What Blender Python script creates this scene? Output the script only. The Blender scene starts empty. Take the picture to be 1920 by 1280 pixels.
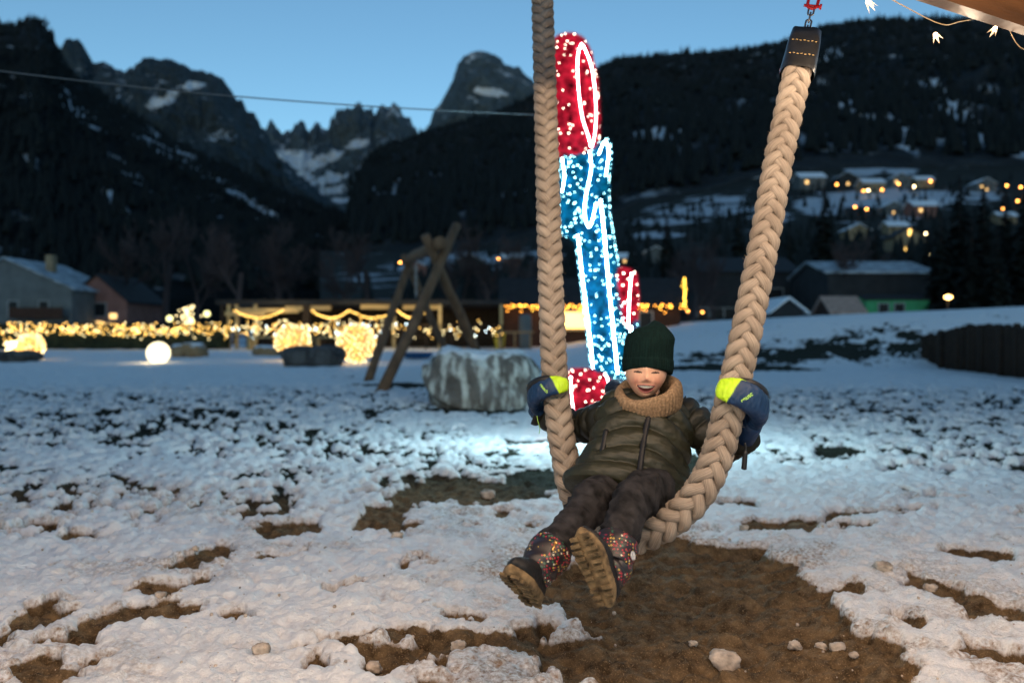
import bpy, math, random
import numpy as np
from mathutils import Vector, Matrix, Euler
R = math.radians
rng = np.random.default_rng(7)
random.seed(7)
C = bpy.context.scene.collection
SC = bpy.context.scene

# ------------------------------------------------------------------ camera
F, HZ, H = 1493.33, 620.0, 1.1          # focal length in photo pixels, horizon row, eye height
cam = bpy.data.objects.new('camera', bpy.data.cameras.new('camera'))
C.objects.link(cam); SC.camera = cam
cam.location = (0, 0, H); cam.rotation_euler = (R(90), 0, 0)
cam.data.lens = 28; cam.data.sensor_width = 36; cam.data.shift_y = -20 / 1920
cam.data.clip_start = 0.05; cam.data.clip_end = 20000
cam.data.dof.use_dof = True; cam.data.dof.focus_distance = 2.66; cam.data.dof.aperture_fstop = 1.7
# ------------------------------------------------------------------ world (dusk)
w = bpy.data.worlds.new('World'); SC.world = w; w.use_nodes = True
nt = w.node_tree; nt.nodes.clear()
sky = nt.nodes.new('ShaderNodeTexSky'); sky.sky_type = 'NISHITA'; sky.sun_disc = False
sky.sun_elevation = R(8.0); sky.sun_rotation = R(180); sky.altitude = 800; sky.air_density = 1.0; sky.dust_density = 0.3; sky.ozone_density = 3.0
tint = nt.nodes.new('ShaderNodeMix'); tint.data_type = 'RGBA'; tint.blend_type = 'MULTIPLY'; tint.inputs[0].default_value = 1
tint.inputs[7].default_value = (.98, 1.04, 0.93, 1)
bg = nt.nodes.new('ShaderNodeBackground'); bg.inputs[1].default_value = 0.15
ow = nt.nodes.new('ShaderNodeOutputWorld')
nt.links.new(sky.outputs[0], tint.inputs[6]); nt.links.new(tint.outputs[2], bg.inputs[0]); nt.links.new(bg.outputs[0], ow.inputs[0])
# last glow of the set sun: very weak, very soft
sun = bpy.data.objects.new('sun', bpy.data.lights.new('sun', 'SUN')); C.objects.link(sun)
sun.data.energy = 0.02; sun.data.angle = R(40); sun.data.color = (0.75, 0.88, 1.0)
sun.rotation_euler = (R(82), 0, 0)
SC.view_settings.view_transform = 'Standard'; SC.view_settings.look = 'None'
SC.view_settings.exposure = 0.48; SC.view_settings.gamma = 1.0
SC.cycles.use_denoising = True
SC.cycles.sample_clamp_indirect = 2.0; SC.cycles.sample_clamp_direct = 0
SC.cycles.max_bounces = 5; SC.cycles.diffuse_bounces = 3; SC.cycles.glossy_bounces = 2
SC.cycles.caustics_reflective = False; SC.cycles.caustics_refractive = False

# ------------------------------------------------------------------ helpers
def P(px, py, d):
    return np.array([(px - 960) / F * d, d, H + (HZ - py) / F * d])
def G(px, py):                           # pixel on the flat ground
    d = H * F / (py - HZ); return np.array([(px - 960) / F * d, d])
def V(a): return Vector([float(x) for x in a])
def unit(a): a = np.asarray(a, float); return a / np.linalg.norm(a)

def _h(ix, iy, s):
    n = (ix.astype(np.int64) * 374761393 + iy.astype(np.int64) * 668265263 + s * 974634777) & 0x7fffffff
    n = ((n ^ (n >> 13)) * 1274126177) & 0x7fffffff
    n = n ^ (n >> 16)
    return (n & 0xffff) / 65535.0
def noise(x, y, s=0):
    x = np.asarray(x, float); y = np.asarray(y, float)
    ix = np.floor(x); iy = np.floor(y); fx = x - ix; fy = y - iy
    ux = fx * fx * fx * (fx * (fx * 6 - 15) + 10); uy = fy * fy * fy * (fy * (fy * 6 - 15) + 10)
    a = _h(ix, iy, s); b = _h(ix + 1, iy, s); c = _h(ix, iy + 1, s); d = _h(ix + 1, iy + 1, s)
    return (a + (b - a) * ux + (c - a) * uy + (a - b - c + d) * ux * uy) * 2 - 1
def fbm(x, y, o=4, s=0, g=0.5):
    t = 0; a = 1; n = 0
    for k in range(o):
        t = t + a * noise(x * 2 ** k + 17.3 * k, y * 2 ** k - 9.1 * k, s + k); n += a; a *= g
    return t / n
def ridged(x, y, o=5, s=0):
    t = 0; a = 1; n = 0
    for k in range(o):
        t = t + a * (1 - 2 * np.abs(noise(x * 2 ** k + 5.2 * k, y * 2 ** k, s + k))); n += a; a *= 0.5
    return t / n
def sstep(a, b, x):
    t = np.clip((x - a) / (b - a), 0, 1); return t * t * (3 - 2 * t)

def link(o, parent=None):
    C.objects.link(o)
    if parent is not None: o.parent = parent
    return o
def tag(o, label=None, cat=None, group=None, kind=None):
    if label: o['label'] = label
    if cat: o['category'] = cat
    if group: o['group'] = group
    if kind: o['kind'] = kind
    return o
def empty(name, loc, label, cat, group=None, rz=0):
    o = bpy.data.objects.new(name, None); o.location = V(loc); o.rotation_euler = (0, 0, rz); o.empty_display_size = .1
    C.objects.link(o); return tag(o, label, cat, group)
def setmat(me, m):
    if m is None: return
    for q in (m if isinstance(m, (list, tuple)) else [m]): me.materials.append(q)
def mesh(name, v, f, m=None, parent=None, smooth=True, uv=None, attrs=None, mi=None, loc=None):
    """v (n,3) world coords unless parent; f (k,3|4) array or list of lists"""
    v = np.asarray(v, float)
    if parent is not None and loc is None:
        v = v - np.array(parent.location) if parent.rotation_euler.z == 0 else v
    me = bpy.data.meshes.new(name)
    if isinstance(f, np.ndarray):
        k = f.shape[1]; nf = f.shape[0]
        me.vertices.add(len(v)); me.vertices.foreach_set('co', v.ravel())
        me.loops.add(nf * k); me.loops.foreach_set('vertex_index', f.astype(np.int32).ravel())
        me.polygons.add(nf); me.polygons.foreach_set('loop_start', np.arange(0, nf * k, k, dtype=np.int32))
        me.update(calc_edges=True)
    else:
        me.from_pydata([tuple(q) for q in v], [], f)
    if smooth: me.polygons.foreach_set('use_smooth', np.ones(len(me.polygons), bool))
    if mi is not None: me.polygons.foreach_set('material_index', np.asarray(mi, np.int32))
    for an, av in (attrs or {}).items():
        av = np.asarray(av, np.float32)
        if av.ndim == 1:
            at = me.attributes.new(an, 'FLOAT', 'POINT'); at.data.foreach_set('value', av)
        else:
            at = me.attributes.new(an, 'FLOAT_COLOR', 'POINT')
            at.data.foreach_set('color', np.concatenate([av, np.ones((len(av), 1), np.float32)], 1).ravel())
    setmat(me, m)
    me.validate()
    return link(bpy.data.objects.new(name, me), parent)
def grid_faces(nr, nc, closed=False):
    i = np.arange(nr - 1)[:, None]; j = np.arange(nc if closed else nc - 1)[None, :]
    j2 = (j + 1) % nc
    return np.stack([i * nc + j, i * nc + j2, (i + 1) * nc + j2, (i + 1) * nc + j], -1).reshape(-1, 4)
class MB:                                 # collects pieces of ONE part
    def __init__(s): s.v = []; s.f = []; s.n = 0; s.m = []
    def add(s, v, f, mi=0):
        v = np.asarray(v, float); s.v.append(v)
        s.f += [[int(i) + s.n for i in q] for q in f]; s.m += [mi] * len(f); s.n += len(v)
    def box(s, c, h, rot=None, mi=0):
        q = np.array([[x, y, z] for x in (-1, 1) for y in (-1, 1) for z in (-1, 1)], float) * np.asarray(h)
        if rot is not None: q = q @ np.asarray(rot).T
        s.add(q + np.asarray(c), [[0, 1, 3, 2], [4, 6, 7, 5], [0, 4, 5, 1], [2, 3, 7, 6], [0, 2, 6, 4], [1, 5, 7, 3]], mi)
    def tube(s, pts, rad, n=8, cap=True, mi=0):
        pts = np.asarray(pts, float); rad = np.broadcast_to(np.asarray(rad, float), (len(pts),))
        t = np.gradient(pts, axis=0); t /= np.linalg.norm(t, axis=1)[:, None] + 1e-12
        up = np.array([0, 0, 1.]) if abs(t[0][2]) < .9 else np.array([1., 0, 0])
        V_ = []; a = np.arange(n) / n * 2 * np.pi
        e1 = unit(np.cross(up, t[0]))
        for k in range(len(pts)):
            e1 = unit(e1 - t[k] * np.dot(e1, t[k])); e2 = np.cross(t[k], e1)
            V_.append(pts[k] + rad[k] * (np.cos(a)[:, None] * e1 + np.sin(a)[:, None] * e2))
        f = grid_faces(len(pts), n, True).tolist()
        if cap: f += [list(range(n))[::-1], [(len(pts) - 1) * n + i for i in range(n)]]
        s.add(np.concatenate(V_), f, mi)
    def ball(s, c, r, nu=8, nv=5, mi=0):
        r = np.broadcast_to(np.asarray(r, float), (3,))
        th = np.linspace(0, np.pi, nv + 1)[1:-1]; ph = np.arange(nu) / nu * 2 * np.pi
        q = np.stack([np.sin(th)[:, None] * np.cos(ph), np.sin(th)[:, None] * np.sin(ph), np.cos(th)[:, None] + 0 * ph], -1).reshape(-1, 3)
        q = np.concatenate([q, [[0, 0, 1], [0, 0, -1]]]) * r + np.asarray(c)
        m = len(th); f = [[i * nu + j, (i + 1) * nu + j, (i + 1) * nu + (j + 1) % nu, i * nu + (j + 1) % nu] for i in range(m - 1) for j in range(nu)]
        f += [[m * nu, j, (j + 1) % nu] for j in range(nu)] + [[m * nu + 1, (m - 1) * nu + (j + 1) % nu, (m - 1) * nu + j] for j in range(nu)]
        s.add(q, f, mi)
    def build(s, name, m, parent=None, smooth=False, loc=None):
        return mesh(name, np.concatenate(s.v), s.f, m, parent, smooth, mi=s.m if any(s.m) else None, loc=loc)
def bulbs(name, pts, r, m, parent):       # many tiny lamps joined: too small to pick apart
    q = np.array([[1, 0, 0], [-1, 0, 0], [0, 1, 0], [0, -1, 0], [0, 0, 1], [0, 0, -1]], float)
    q = np.concatenate([q * .9, np.array([[x, y, z] for x in (-1, 1) for y in (-1, 1) for z in (-1, 1)]) * .577])
    # octahedron + cube hull = rhombic dodecahedron
    f = []
    ax = {0: [10, 11, 13, 12], 1: [6, 8, 9, 7], 2: [8, 12, 13, 9], 3: [6, 7, 11, 10], 4: [7, 9, 13, 11], 5: [6, 10, 12, 8]}
    for k, c4 in ax.items():
        for i in range(4): f.append([k, c4[i], c4[(i + 1) % 4]])
    pts = np.asarray(pts); rr = np.broadcast_to(np.asarray(r, float), (len(pts),))
    v = (q[None] * rr[:, None, None] + pts[:, None]).reshape(-1, 3)
    ff = (np.array(f)[None] + (np.arange(len(pts)) * 14)[:, None, None]).reshape(-1, 3)
    return tag(mesh(name, v, ff, m, parent, True), kind='stuff')

# ------------------------------------------------------------------ materials
def newmat(name):
    m = bpy.data.materials.new(name); m.use_nodes = True; n = m.node_tree.nodes; n.clear()
    o = n.new('ShaderNodeOutputMaterial'); b = n.new('ShaderNodeBsdfPrincipled'); m.node_tree.links.new(b.outputs[0], o.inputs[0])
    return m, m.node_tree, b
def mat(name, col, rough=.8, var=.25, vs=8., bump=.3, bs=40., metal=0., spec=.3, stretch=(1, 1, 1), em=None, ems=0., bd=.01):
    m, t, b = newmat(name); L = t.links.new
    b.inputs['Roughness'].default_value = rough; b.inputs['Metallic'].default_value = metal; b.inputs['Specular IOR Level'].default_value = spec
    tc = t.nodes.new('ShaderNodeTexCoord'); mp = t.nodes.new('ShaderNodeMapping'); mp.inputs['Scale'].default_value = stretch
    L(tc.outputs['Object'], mp.inputs[0])
    nz = t.nodes.new('ShaderNodeTexNoise'); nz.inputs['Scale'].default_value = vs; nz.inputs['Detail'].default_value = 5; L(mp.outputs[0], nz.inputs[0])
    mr = t.nodes.new('ShaderNodeMapRange'); mr.inputs[1].default_value = .3; mr.inputs[2].default_value = .7; mr.inputs[3].default_value = 1 - var; mr.inputs[4].default_value = 1 + var
    L(nz.outputs[0], mr.inputs[0])
    mx = t.nodes.new('ShaderNodeMix'); mx.data_type = 'RGBA'; mx.blend_type = 'MULTIPLY'; mx.inputs[0].default_value = 1; mx.inputs[6].default_value = (*col, 1)
    L(mr.outputs[0], mx.inputs[7]); L(mx.outputs[2], b.inputs['Base Color'])
    if bump:
        n2 = t.nodes.new('ShaderNodeTexNoise'); n2.inputs['Scale'].default_value = bs; n2.inputs['Detail'].default_value = 4; L(mp.outputs[0], n2.inputs[0])
        bp = t.nodes.new('ShaderNodeBump'); bp.inputs['Strength'].default_value = bump; bp.inputs['Distance'].default_value = bd
        L(n2.outputs[0], bp.inputs['Height']); L(bp.outputs[0], b.inputs['Normal'])
    if em:
        b.inputs['Emission Color'].default_value = (*em, 1); b.inputs['Emission Strength'].default_value = ems
        if var > .5:
            me_ = t.nodes.new('ShaderNodeMix'); me_.data_type = 'RGBA'; me_.blend_type = 'MULTIPLY'; me_.inputs[0].default_value = 1; me_.inputs[6].default_value = (*em, 1); L(mr.outputs[0], me_.inputs[7]); L(me_.outputs[2], b.inputs['Emission Color'])
    return m
def glow(name, col, s, sample=False):
    m, t, b = newmat(name); b.inputs['Base Color'].default_value = (*[c * .5 for c in col], 1)
    b.inputs['Emission Color'].default_value = (*col, 1); b.inputs['Emission Strength'].default_value = s
    m.cycles.emission_sampling = 'AUTO' if sample else 'NONE'
    return m
def attrmat(name, attr, rough=.8, bump=.2, bs=200., spec=.2, bd=.003, var=.15, vs=60., stretch=(1, 1, 1)):
    m = mat(name, (1, 1, 1), rough, var, vs, bump, bs, spec=spec, bd=bd, stretch=stretch); t = m.node_tree
    a = t.nodes.new('ShaderNodeAttribute'); a.attribute_name = attr
    mx = [n for n in t.nodes if n.type == 'MIX'][0]; t.links.new(a.outputs['Color'], mx.inputs[6]); return m

M = {}
M['wood'] = mat('log_wood', (.125, .072, .042), .75, .35, 6, .5, 30, stretch=(1, 1, .15))
M['darkwood'] = mat('dark_wood', (.024, .015, .010), .8, .4, 5, .5, 20)
M['plank'] = mat('plank_wood', (.30, .17, .08), .7, .3, 6, .3, 30, stretch=(.15, 1, 1))
M['snowroof'] = mat('roof_snow', (.72, .76, .82), .7, .1, 2, .2, 8)
M['black'] = mat('black_rubber', (.012, .012, .013), .32, .2, 20, .25, 25, spec=.5)
M['steel'] = mat('steel', (.32, .32, .33), .38, .2, 30, .2, 80, metal=.9)
M['red'] = mat('red_paint', (.5, .02, .03), .4, .2, 30, .1, 60)
M['wire'] = mat('wire', (.02, .02, .02), .6, .1, 20, 0)

# ------------------------------------------------------------------ terrain: park ground
# mud spots, plus the shadow line at the mound's foot painted as bare ground, as (px, py, half width px, half height px) seen on flat ground -> ground ellipses
MUD_SHADE = []
def mud_shade_spot(px, py, wx, wy, k=1.0):
    c = G(px, py); a = abs(G(px + wx, py)[0] - c[0]); b = abs(G(px, py - wy)[1] - G(px, py + wy)[1]) / 2
    MUD_SHADE.append((c[0], c[1], a, b, k))
for q in [(1330, 1130, 230, 120, 1.3), (1240, 1230, 235, 80, 1.2), (1420, 1240, 290, 90, 1.1), (1340, 1050, 130, 36, .9), (1130, 1130, 120, 40, .8), (1620, 1285, 150, 30, .8),
          (900, 925, 150, 24, 1.1), (1000, 900, 60, 20, 1), (1290, 870, 30, 22, .9), (530, 1000, 66, 19, 1.0), (385, 1052, 54, 18, 1.0), (290, 1118, 44, 19, .9), (20, 1190, 55, 38, 1.1), (120, 1148, 32, 14, .9),
          (695, 965, 28, 10, .8), (625, 1108, 40, 14, .7), (825, 1148, 30, 14, .8), (795, 1070, 30, 11, .8), (1555, 846, 50, 9, .8), (1690, 850, 18, 10, .7), (1706, 924, 18, 7, .8), (1590, 1105, 60, 20, .7), (1830, 1130, 55, 40, .6),
          (1890, 1245, 60, 30, .9), (1720, 1165, 40, 18, .7), (950, 1170, 60, 18, .6), (560, 1255, 40, 10, .4), (1420, 985, 60, 14, .6), (90, 1262, 60, 26, .7),
          (800, 724, 150, 6, .7), (890, 770, 80, 7, .8), (1000, 832, 40, 6, .5), (1370, 692, 150, 5, .9)]:  # last spot: shadow along the mound's foot, painted as bare ground
    mud_shade_spot(*q)
def mound(x, y):
    cx = np.array([0.5, 2.5, 5.8, 11.5, 19.5, 40]); cz = np.array([0, .12, .62, 1.62, 1.98, 2.2])
    top = np.interp(x, cx, cz)
    base = np.interp(x, [2, 8, 12, 13.5, 40], [23, 23, 22.5, 21.5, 20])
    f = sstep(0, 1, (y - base) / 8.5)
    # earth cut in front of the palisade
    return top * f
PAL_A, PAL_B = np.array([12.6, 24.2]), np.array([11.3, 17.0])
def ground(x, y):
    """height, snow cover 0..1, dirt 0..1"""
    x = np.asarray(x, float); y = np.asarray(y, float)
    wx = x + .22 * fbm(x * 1.7, y * 1.7, 5, 50, .62); wy = y + .30 * fbm(x * 1.7 + 9, y * 1.7, 5, 60, .62)
    mud = np.zeros_like(x); halo = np.zeros_like(x)
    for cx, cy, a, b, k in MUD_SHADE:
        e = np.sqrt(((wx - cx) / a) ** 2 + ((wy - cy) / b) ** 2)
        halo = np.maximum(halo, k * np.clip(2.3 - e, 0, 1) * min(1, a * 2.5))
        mud = np.maximum(mud, k * np.clip((1.22 - e) * 1.5, 0, 1.0))
    n1 = fbm(x * 1.3, y * 1.3, 4, 1); n2 = fbm(x * 6.5, y * 5.0, 3, 11); n3 = fbm(x * 22, y * 22, 3, 21)
    # trampled, patchy zone a few metres out
    lf = fbm(x * .35 + 4, y * .42, 3, 95)
    patch = sstep(4.3, 7.2, y + .5 * n1 + 2.2 * lf) * np.clip(1.02 + .8 * fbm(x * .22, y * .3 + 7, 2, 97) + .2 * sstep(-1, -4, x), .5, 1.4) * (1 - .75 * sstep(12, 18, y))
    patch = patch * (1 - .75 * np.exp(-((x - 1.2) / 2.0) ** 2) * (y < 11)) * (.6 + .4 * sstep(-9, -1, -x) + .25 * sstep(1, 5, x))
    clump = .60 * fbm(x * 5.5, y * 4.4, 2, 31) + 1.0 * fbm(x * 14, y * 10, 3, 35)
    cov = .75 + .35 * n1 + .12 * n2 - 1.5 * mud - patch * (.66 - 1.25 * clump)
    # darker dotted grass on the mound face
    md = np.exp(-((x - 9.5) / 3.8) ** 2 - ((y - 25.8) / 1.5) ** 2)
    cov = cov - 1.25 * md * (.35 + 1.6 * np.abs(fbm(x * 1.6, y * 1.1, 3, 41)))
    near = 1 - sstep(4, 7, y)
    # small dirty bare specks close by
    cov = cov - near * .8 * sstep(.12, .5, fbm(x * 2.7 + 3, y * 3.6, 4, 71)) 
    s = sstep(.08, .46, cov + .22 * n3 + .10 * n2)
    n4 = fbm(x * 48, y * 48, 2, 25)
    z = s * (.032 + .022 * n2 + .018 * n3 + .007 * n4 * (y < 8) + .045 * np.clip(clump, -.6, 1) * (.15 + patch) + .02 * n1)
    z = z + (1 - s) * (.040 * fbm(x * 6, y * 8, 6, 81, .62) + .030 * fbm(x * 17, y * 19, 4, 85, .6) + .02 * n2 - .016)
    rut = np.exp(-((x - .75) / .55) ** 2 - ((y - 3.1) / .8) ** 2)
    z = z - .05 * rut + .018 * rut * fbm(x * 4, y * 14, 3, 91)
    dirt = np.clip(near * (.55 * sstep(0, .5, fbm(x * 2.2, y * 2.8, 5, 77, .6) + .1) + 1.0 * sstep(.25, .02, cov - .25) + .5 * np.clip(mud * 1.6, 0, 1) + 1.2 * halo * sstep(-.15, .35, fbm(x * 3.1, y * 3.9, 5, 79, .65))), 0, 1)
    return z + mound(x, y), s, dirt
def gz(x, y): return float(ground(np.array([x]), np.array([y]))[0][0])

NR, NC = 1040, 720
dd = 1.7 * (70 / 1.7) ** (np.arange(NR) / (NR - 1)); tt = np.linspace(-1.05, 1.05, NC)
Y, T = np.meshgrid(dd, tt, indexing='ij'); X = Y * T
Z, S, D = ground(X, Y)
Z = Z - .5 * sstep(60, 70, Y)
def ground_mat():
    m, t, b = newmat('snow_and_mud'); L = t.links.new; N = t.nodes.new
    b.inputs['Specular IOR Level'].default_value = .08
    at = N('ShaderNodeAttribute'); at.attribute_name = 'snow'; ad = N('ShaderNodeAttribute'); ad.attribute_name = 'dirt'; ag = N('ShaderNodeAttribute'); ag.attribute_name = 'grass'
    tc = N('ShaderNodeTexCoord')
    def nz(s, d=5):
        n = N('ShaderNodeTexNoise'); n.inputs['Scale'].default_value = s; n.inputs['Detail'].default_value = d; n.inputs['Roughness'].default_value = .65; L(tc.outputs['Object'], n.inputs[0]); return n
    def math_(op, a, b_=None, clamp=False):
        n = N('ShaderNodeMath'); n.operation = op; n.use_clamp = clamp
        for i, q in enumerate((a, b_)):
            if q is None: continue
            if isinstance(q, (int, float)): n.inputs[i].default_value = q
            else: L(q, n.inputs[i])
        return n.outputs[0]
    def mixc(f, a, c):
        n = N('ShaderNodeMix'); n.data_type = 'RGBA'
        if isinstance(f, (int, float)): n.inputs[0].default_value = f
        else: L(f, n.inputs[0])
        for i, q in ((6, a), (7, c)):
            if isinstance(q, tuple): n.inputs[i].default_value = (*q, 1)
            else: L(q, n.inputs[i])
        return n.outputs[2]
    def rng_(x, a, c):
        n = N('ShaderNodeMapRange'); n.inputs[1].default_value = a; n.inputs[2].default_value = c; n.clamp = True; L(x, n.inputs[0]); return n.outputs[0]
    f1 = nz(55); f2 = nz(14); f3 = nz(160, 3)
    e = math_('ADD', at.outputs['Fac'], math_('MULTIPLY', math_('SUBTRACT', f1.outputs[0], .5), .7))
    mask = rng_(e, .38, .58)
    mudc = mixc(rng_(f2.outputs[0], .35, .68), (.055, .035, .018), (.215, .142, .076))
    mudc = mixc(rng_(f3.outputs[0], .55, .72), mudc, (.32, .22, .13))
    grass = mixc(rng_(f1.outputs[0], .4, .65), (.014, .016, .012), (.045, .047, .033))
    bare = mixc(ag.outputs['Fac'], mudc, grass)
    dm = math_('MULTIPLY', ad.outputs['Fac'], rng_(f1.outputs[0], .38, .66), True)
    snow = mixc(rng_(f2.outputs[0], .3, .7), (.74, .74, .76), (.86, .86, .87))
    snow = mixc(dm, snow, (.30, .20, .13))
    L(mixc(mask, bare, snow), b.inputs['Base Color'])
    ro = N('ShaderNodeMapRange'); ro.inputs[3].default_value = .85; ro.inputs[4].default_value = .55; L(mask, ro.inputs[0]); L(ro.outputs[0], b.inputs['Roughness'])
    hsum = math_('ADD', math_('MULTIPLY', f1.outputs[0], .6), math_('MULTIPLY', f3.outputs[0], .35))
    bp = N('ShaderNodeBump'); bp.inputs['Strength'].default_value = .9; bp.inputs['Distance'].default_value = .025; L(hsum, bp.inputs['Height']); L(bp.outputs[0], b.inputs['Normal'])
    return m
M['ground'] = ground_mat()
grs = sstep(4.6, 6.2, Y + .4 * np.sin(X * 3))
g_ = mesh('ground', np.stack([X, Y, Z], -1).reshape(-1, 3), grid_faces(NR, NC), M['ground'], attrs={'snow': S.ravel(), 'dirt': D.ravel(), 'grass': grs.ravel()})
tag(g_, kind='structure')
# snow-covered valley floor far around, just below
q = 7000
M['valley'] = mat('valley_snow', (.5, .53, .56), .8, .5, .02, .2, .5)
o = mesh('valley_floor', [[-q, -q, -.45], [q, -q, -.45], [q, q, -.45], [-q, q, -.45]], [[0, 1, 2, 3]], M['valley'], smooth=False); tag(o, kind='structure')
o = mesh('near_ground', [[-30, -30, -.07], [30, -30, -.07], [30, 2.0, -.07], [-30, 2.0, -.07]], [[0, 1, 2, 3]], M['valley'], smooth=False); tag(o, kind='structure')
# small crumbs of snow and soil: nobody could count them
pp = []
while len(pp) < 520:
    y = 2.3 + 4.5 * random.random() ** 1.4; x = y * random.uniform(-.75, .75); pp.append((x, y))
pp = np.array(pp); pz = ground(pp[:, 0], pp[:, 1])[0]
rad = .002 + .008 * rng.random(len(pp)) ** 4
M['crumb'] = mat('crumb_snow', (.42, .35, .29), .8, .6, 30, .4, 90)
tag(bulbs('snow_crumbs', np.column_stack([pp, pz + rad * .4]), rad, M['crumb'], None), 'small crumbs of dirty snow scattered over the trampled ground', 'snow crumbs', kind='stuff')

def lump(name, c, r, m, seed, n=20, rough=.25, parent=None, flat=.0, freq=1.6):
    nu, nv = n * 2, n
    th = np.linspace(0.001, np.pi - .001, nv); ph = np.arange(nu) / nu * 2 * np.pi
    q = np.stack([np.sin(th)[:, None] * np.cos(ph), np.sin(th)[:, None] * np.sin(ph), np.cos(th)[:, None] + 0 * ph], -1).reshape(-1, 3)
    k = np.clip(np.abs(q), 1e-6, 1) ; q = q / (np.sum(k ** 3.2, 1) ** (1 / 3.2))[:, None]          # boxy
    nn = fbm(q[:, 0] * freq + q[:, 2] * .9 + seed, q[:, 1] * freq - q[:, 2] * 1.1 + seed * 1.7, 5, seed, .55)
    q = q * (1 + rough * nn)[:, None] * np.asarray(r)
    return mesh(name, q + np.asarray(c), grid_faces(nv, nu, True), m, parent)
M['clod'] = mat('clod_snow', (.40, .33, .27), .8, .6, 22, .9, 50)
clods = [(1357, 1218, .034, 'rounded dirty snow lump lying in the middle of the mud under the swing'), (915, 925, .035, 'slab of broken snow lying across the long brown mud strip'),
         (1655, 1080, .03, None), (1395, 1000, .018, None), (745, 1018, .022, None), (1570, 1200, .02, None), (1300, 1195, .012, None), (1490, 1190, .017, None), (365, 1046, .017, None),
         (860, 1215, .02, None), (700, 1240, .022, None), (1745, 1100, .02, None), (1600, 1215, .014, None), (1540, 1190, .016, None), (300, 1130, .018, None), (490, 1240, .02, None)]
for i, (px, py, r, lb) in enumerate(clods):
    x, y = G(px, py)
    o = lump('snow_clod', (x, y, gz(x, y) + r * .55), (r * 1.25, r, r * .8), M['clod'], 100 + i, 14, .6)
    tag(o, lb or 'small clod of dirty snow lying loose on the trampled snow', 'snow clod', 'loose snow clods')
#__PART2__
# ------------------------------------------------------------------ mountains
def interp_pts(pts, n):
    p = np.array(pts, float); s = np.concatenate([[0], np.cumsum(np.hypot(np.diff(p[:, 0]), np.diff(p[:, 1])))])
    t = np.linspace(0, s[-1], n); return np.column_stack([np.interp(t, s, p[:, k]) for k in range(p.shape[1])])
def mountain_mat(name, lowcol, rock, snow_lo, snow_hi, scale, snowcol=(.62, .68, .76)):
    m, t, b = newmat(name); L = t.links.new; N = t.nodes.new; b.inputs['Roughness'].default_value = .9; b.inputs['Specular IOR Level'].default_value = .1
    at = N('ShaderNodeAttribute'); at.attribute_name = 'snow'; ar = N('ShaderNodeAttribute'); ar.attribute_name = 'rock'
    tc = N('ShaderNodeTexCoord'); geo = N('ShaderNodeNewGeometry'); sep = N('ShaderNodeSeparateXYZ'); L(geo.outputs['Normal'], sep.inputs[0])
    n1 = N('ShaderNodeTexNoise'); n1.inputs['Scale'].default_value = scale; n1.inputs['Detail'].default_value = 9; n1.inputs['Roughness'].default_value = .62; L(tc.outputs['Object'], n1.inputs[0])
    n2 = N('ShaderNodeTexNoise'); n2.inputs['Scale'].default_value = scale * 5; n2.inputs['Detail'].default_value = 6; L(tc.outputs['Object'], n2.inputs[0])
    def mixc(f, a, c):
        n = N('ShaderNodeMix'); n.data_type = 'RGBA'; L(f, n.inputs[0])
        for i, q in ((6, a), (7, c)):
            if isinstance(q, tuple): n.inputs[i].default_value = (*q, 1)
            else: L(q, n.inputs[i])
        return n.outputs[2]
    def rr(x, a, c):
        n = N('ShaderNodeMapRange'); n.inputs[1].default_value = a; n.inputs[2].default_value = c; L(x, n.inputs[0]); return n.outputs[0]
    rk = mixc(rr(n2.outputs[0], .35, .65), tuple(c * .6 for c in rock), rock)
    base = mixc(ar.outputs['Fac'], lowcol, rk)
    a = N('ShaderNodeMath'); a.operation = 'MULTIPLY_ADD'; L(sep.outputs['Z'], a.inputs[0]); a.inputs[1].default_value = .25; L(n1.outputs[0], a.inputs[2])
    a2 = N('ShaderNodeMath'); a2.operation = 'MULTIPLY_ADD'; L(at.outputs['Fac'], a2.inputs[0]); a2.inputs[1].default_value = .45; L(a.outputs[0], a2.inputs[2])
    L(mixc(rr(a2.outputs[0], snow_lo, snow_hi), base, snowcol), b.inputs['Base Color'])
    bp = N('ShaderNodeBump'); bp.inputs['Strength'].default_value = .8; bp.inputs['Distance'].default_value = .25 / scale; L(n2.outputs[0], bp.inputs['Height']); L(bp.outputs[0], b.inputs['Normal'])
    return m
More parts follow.
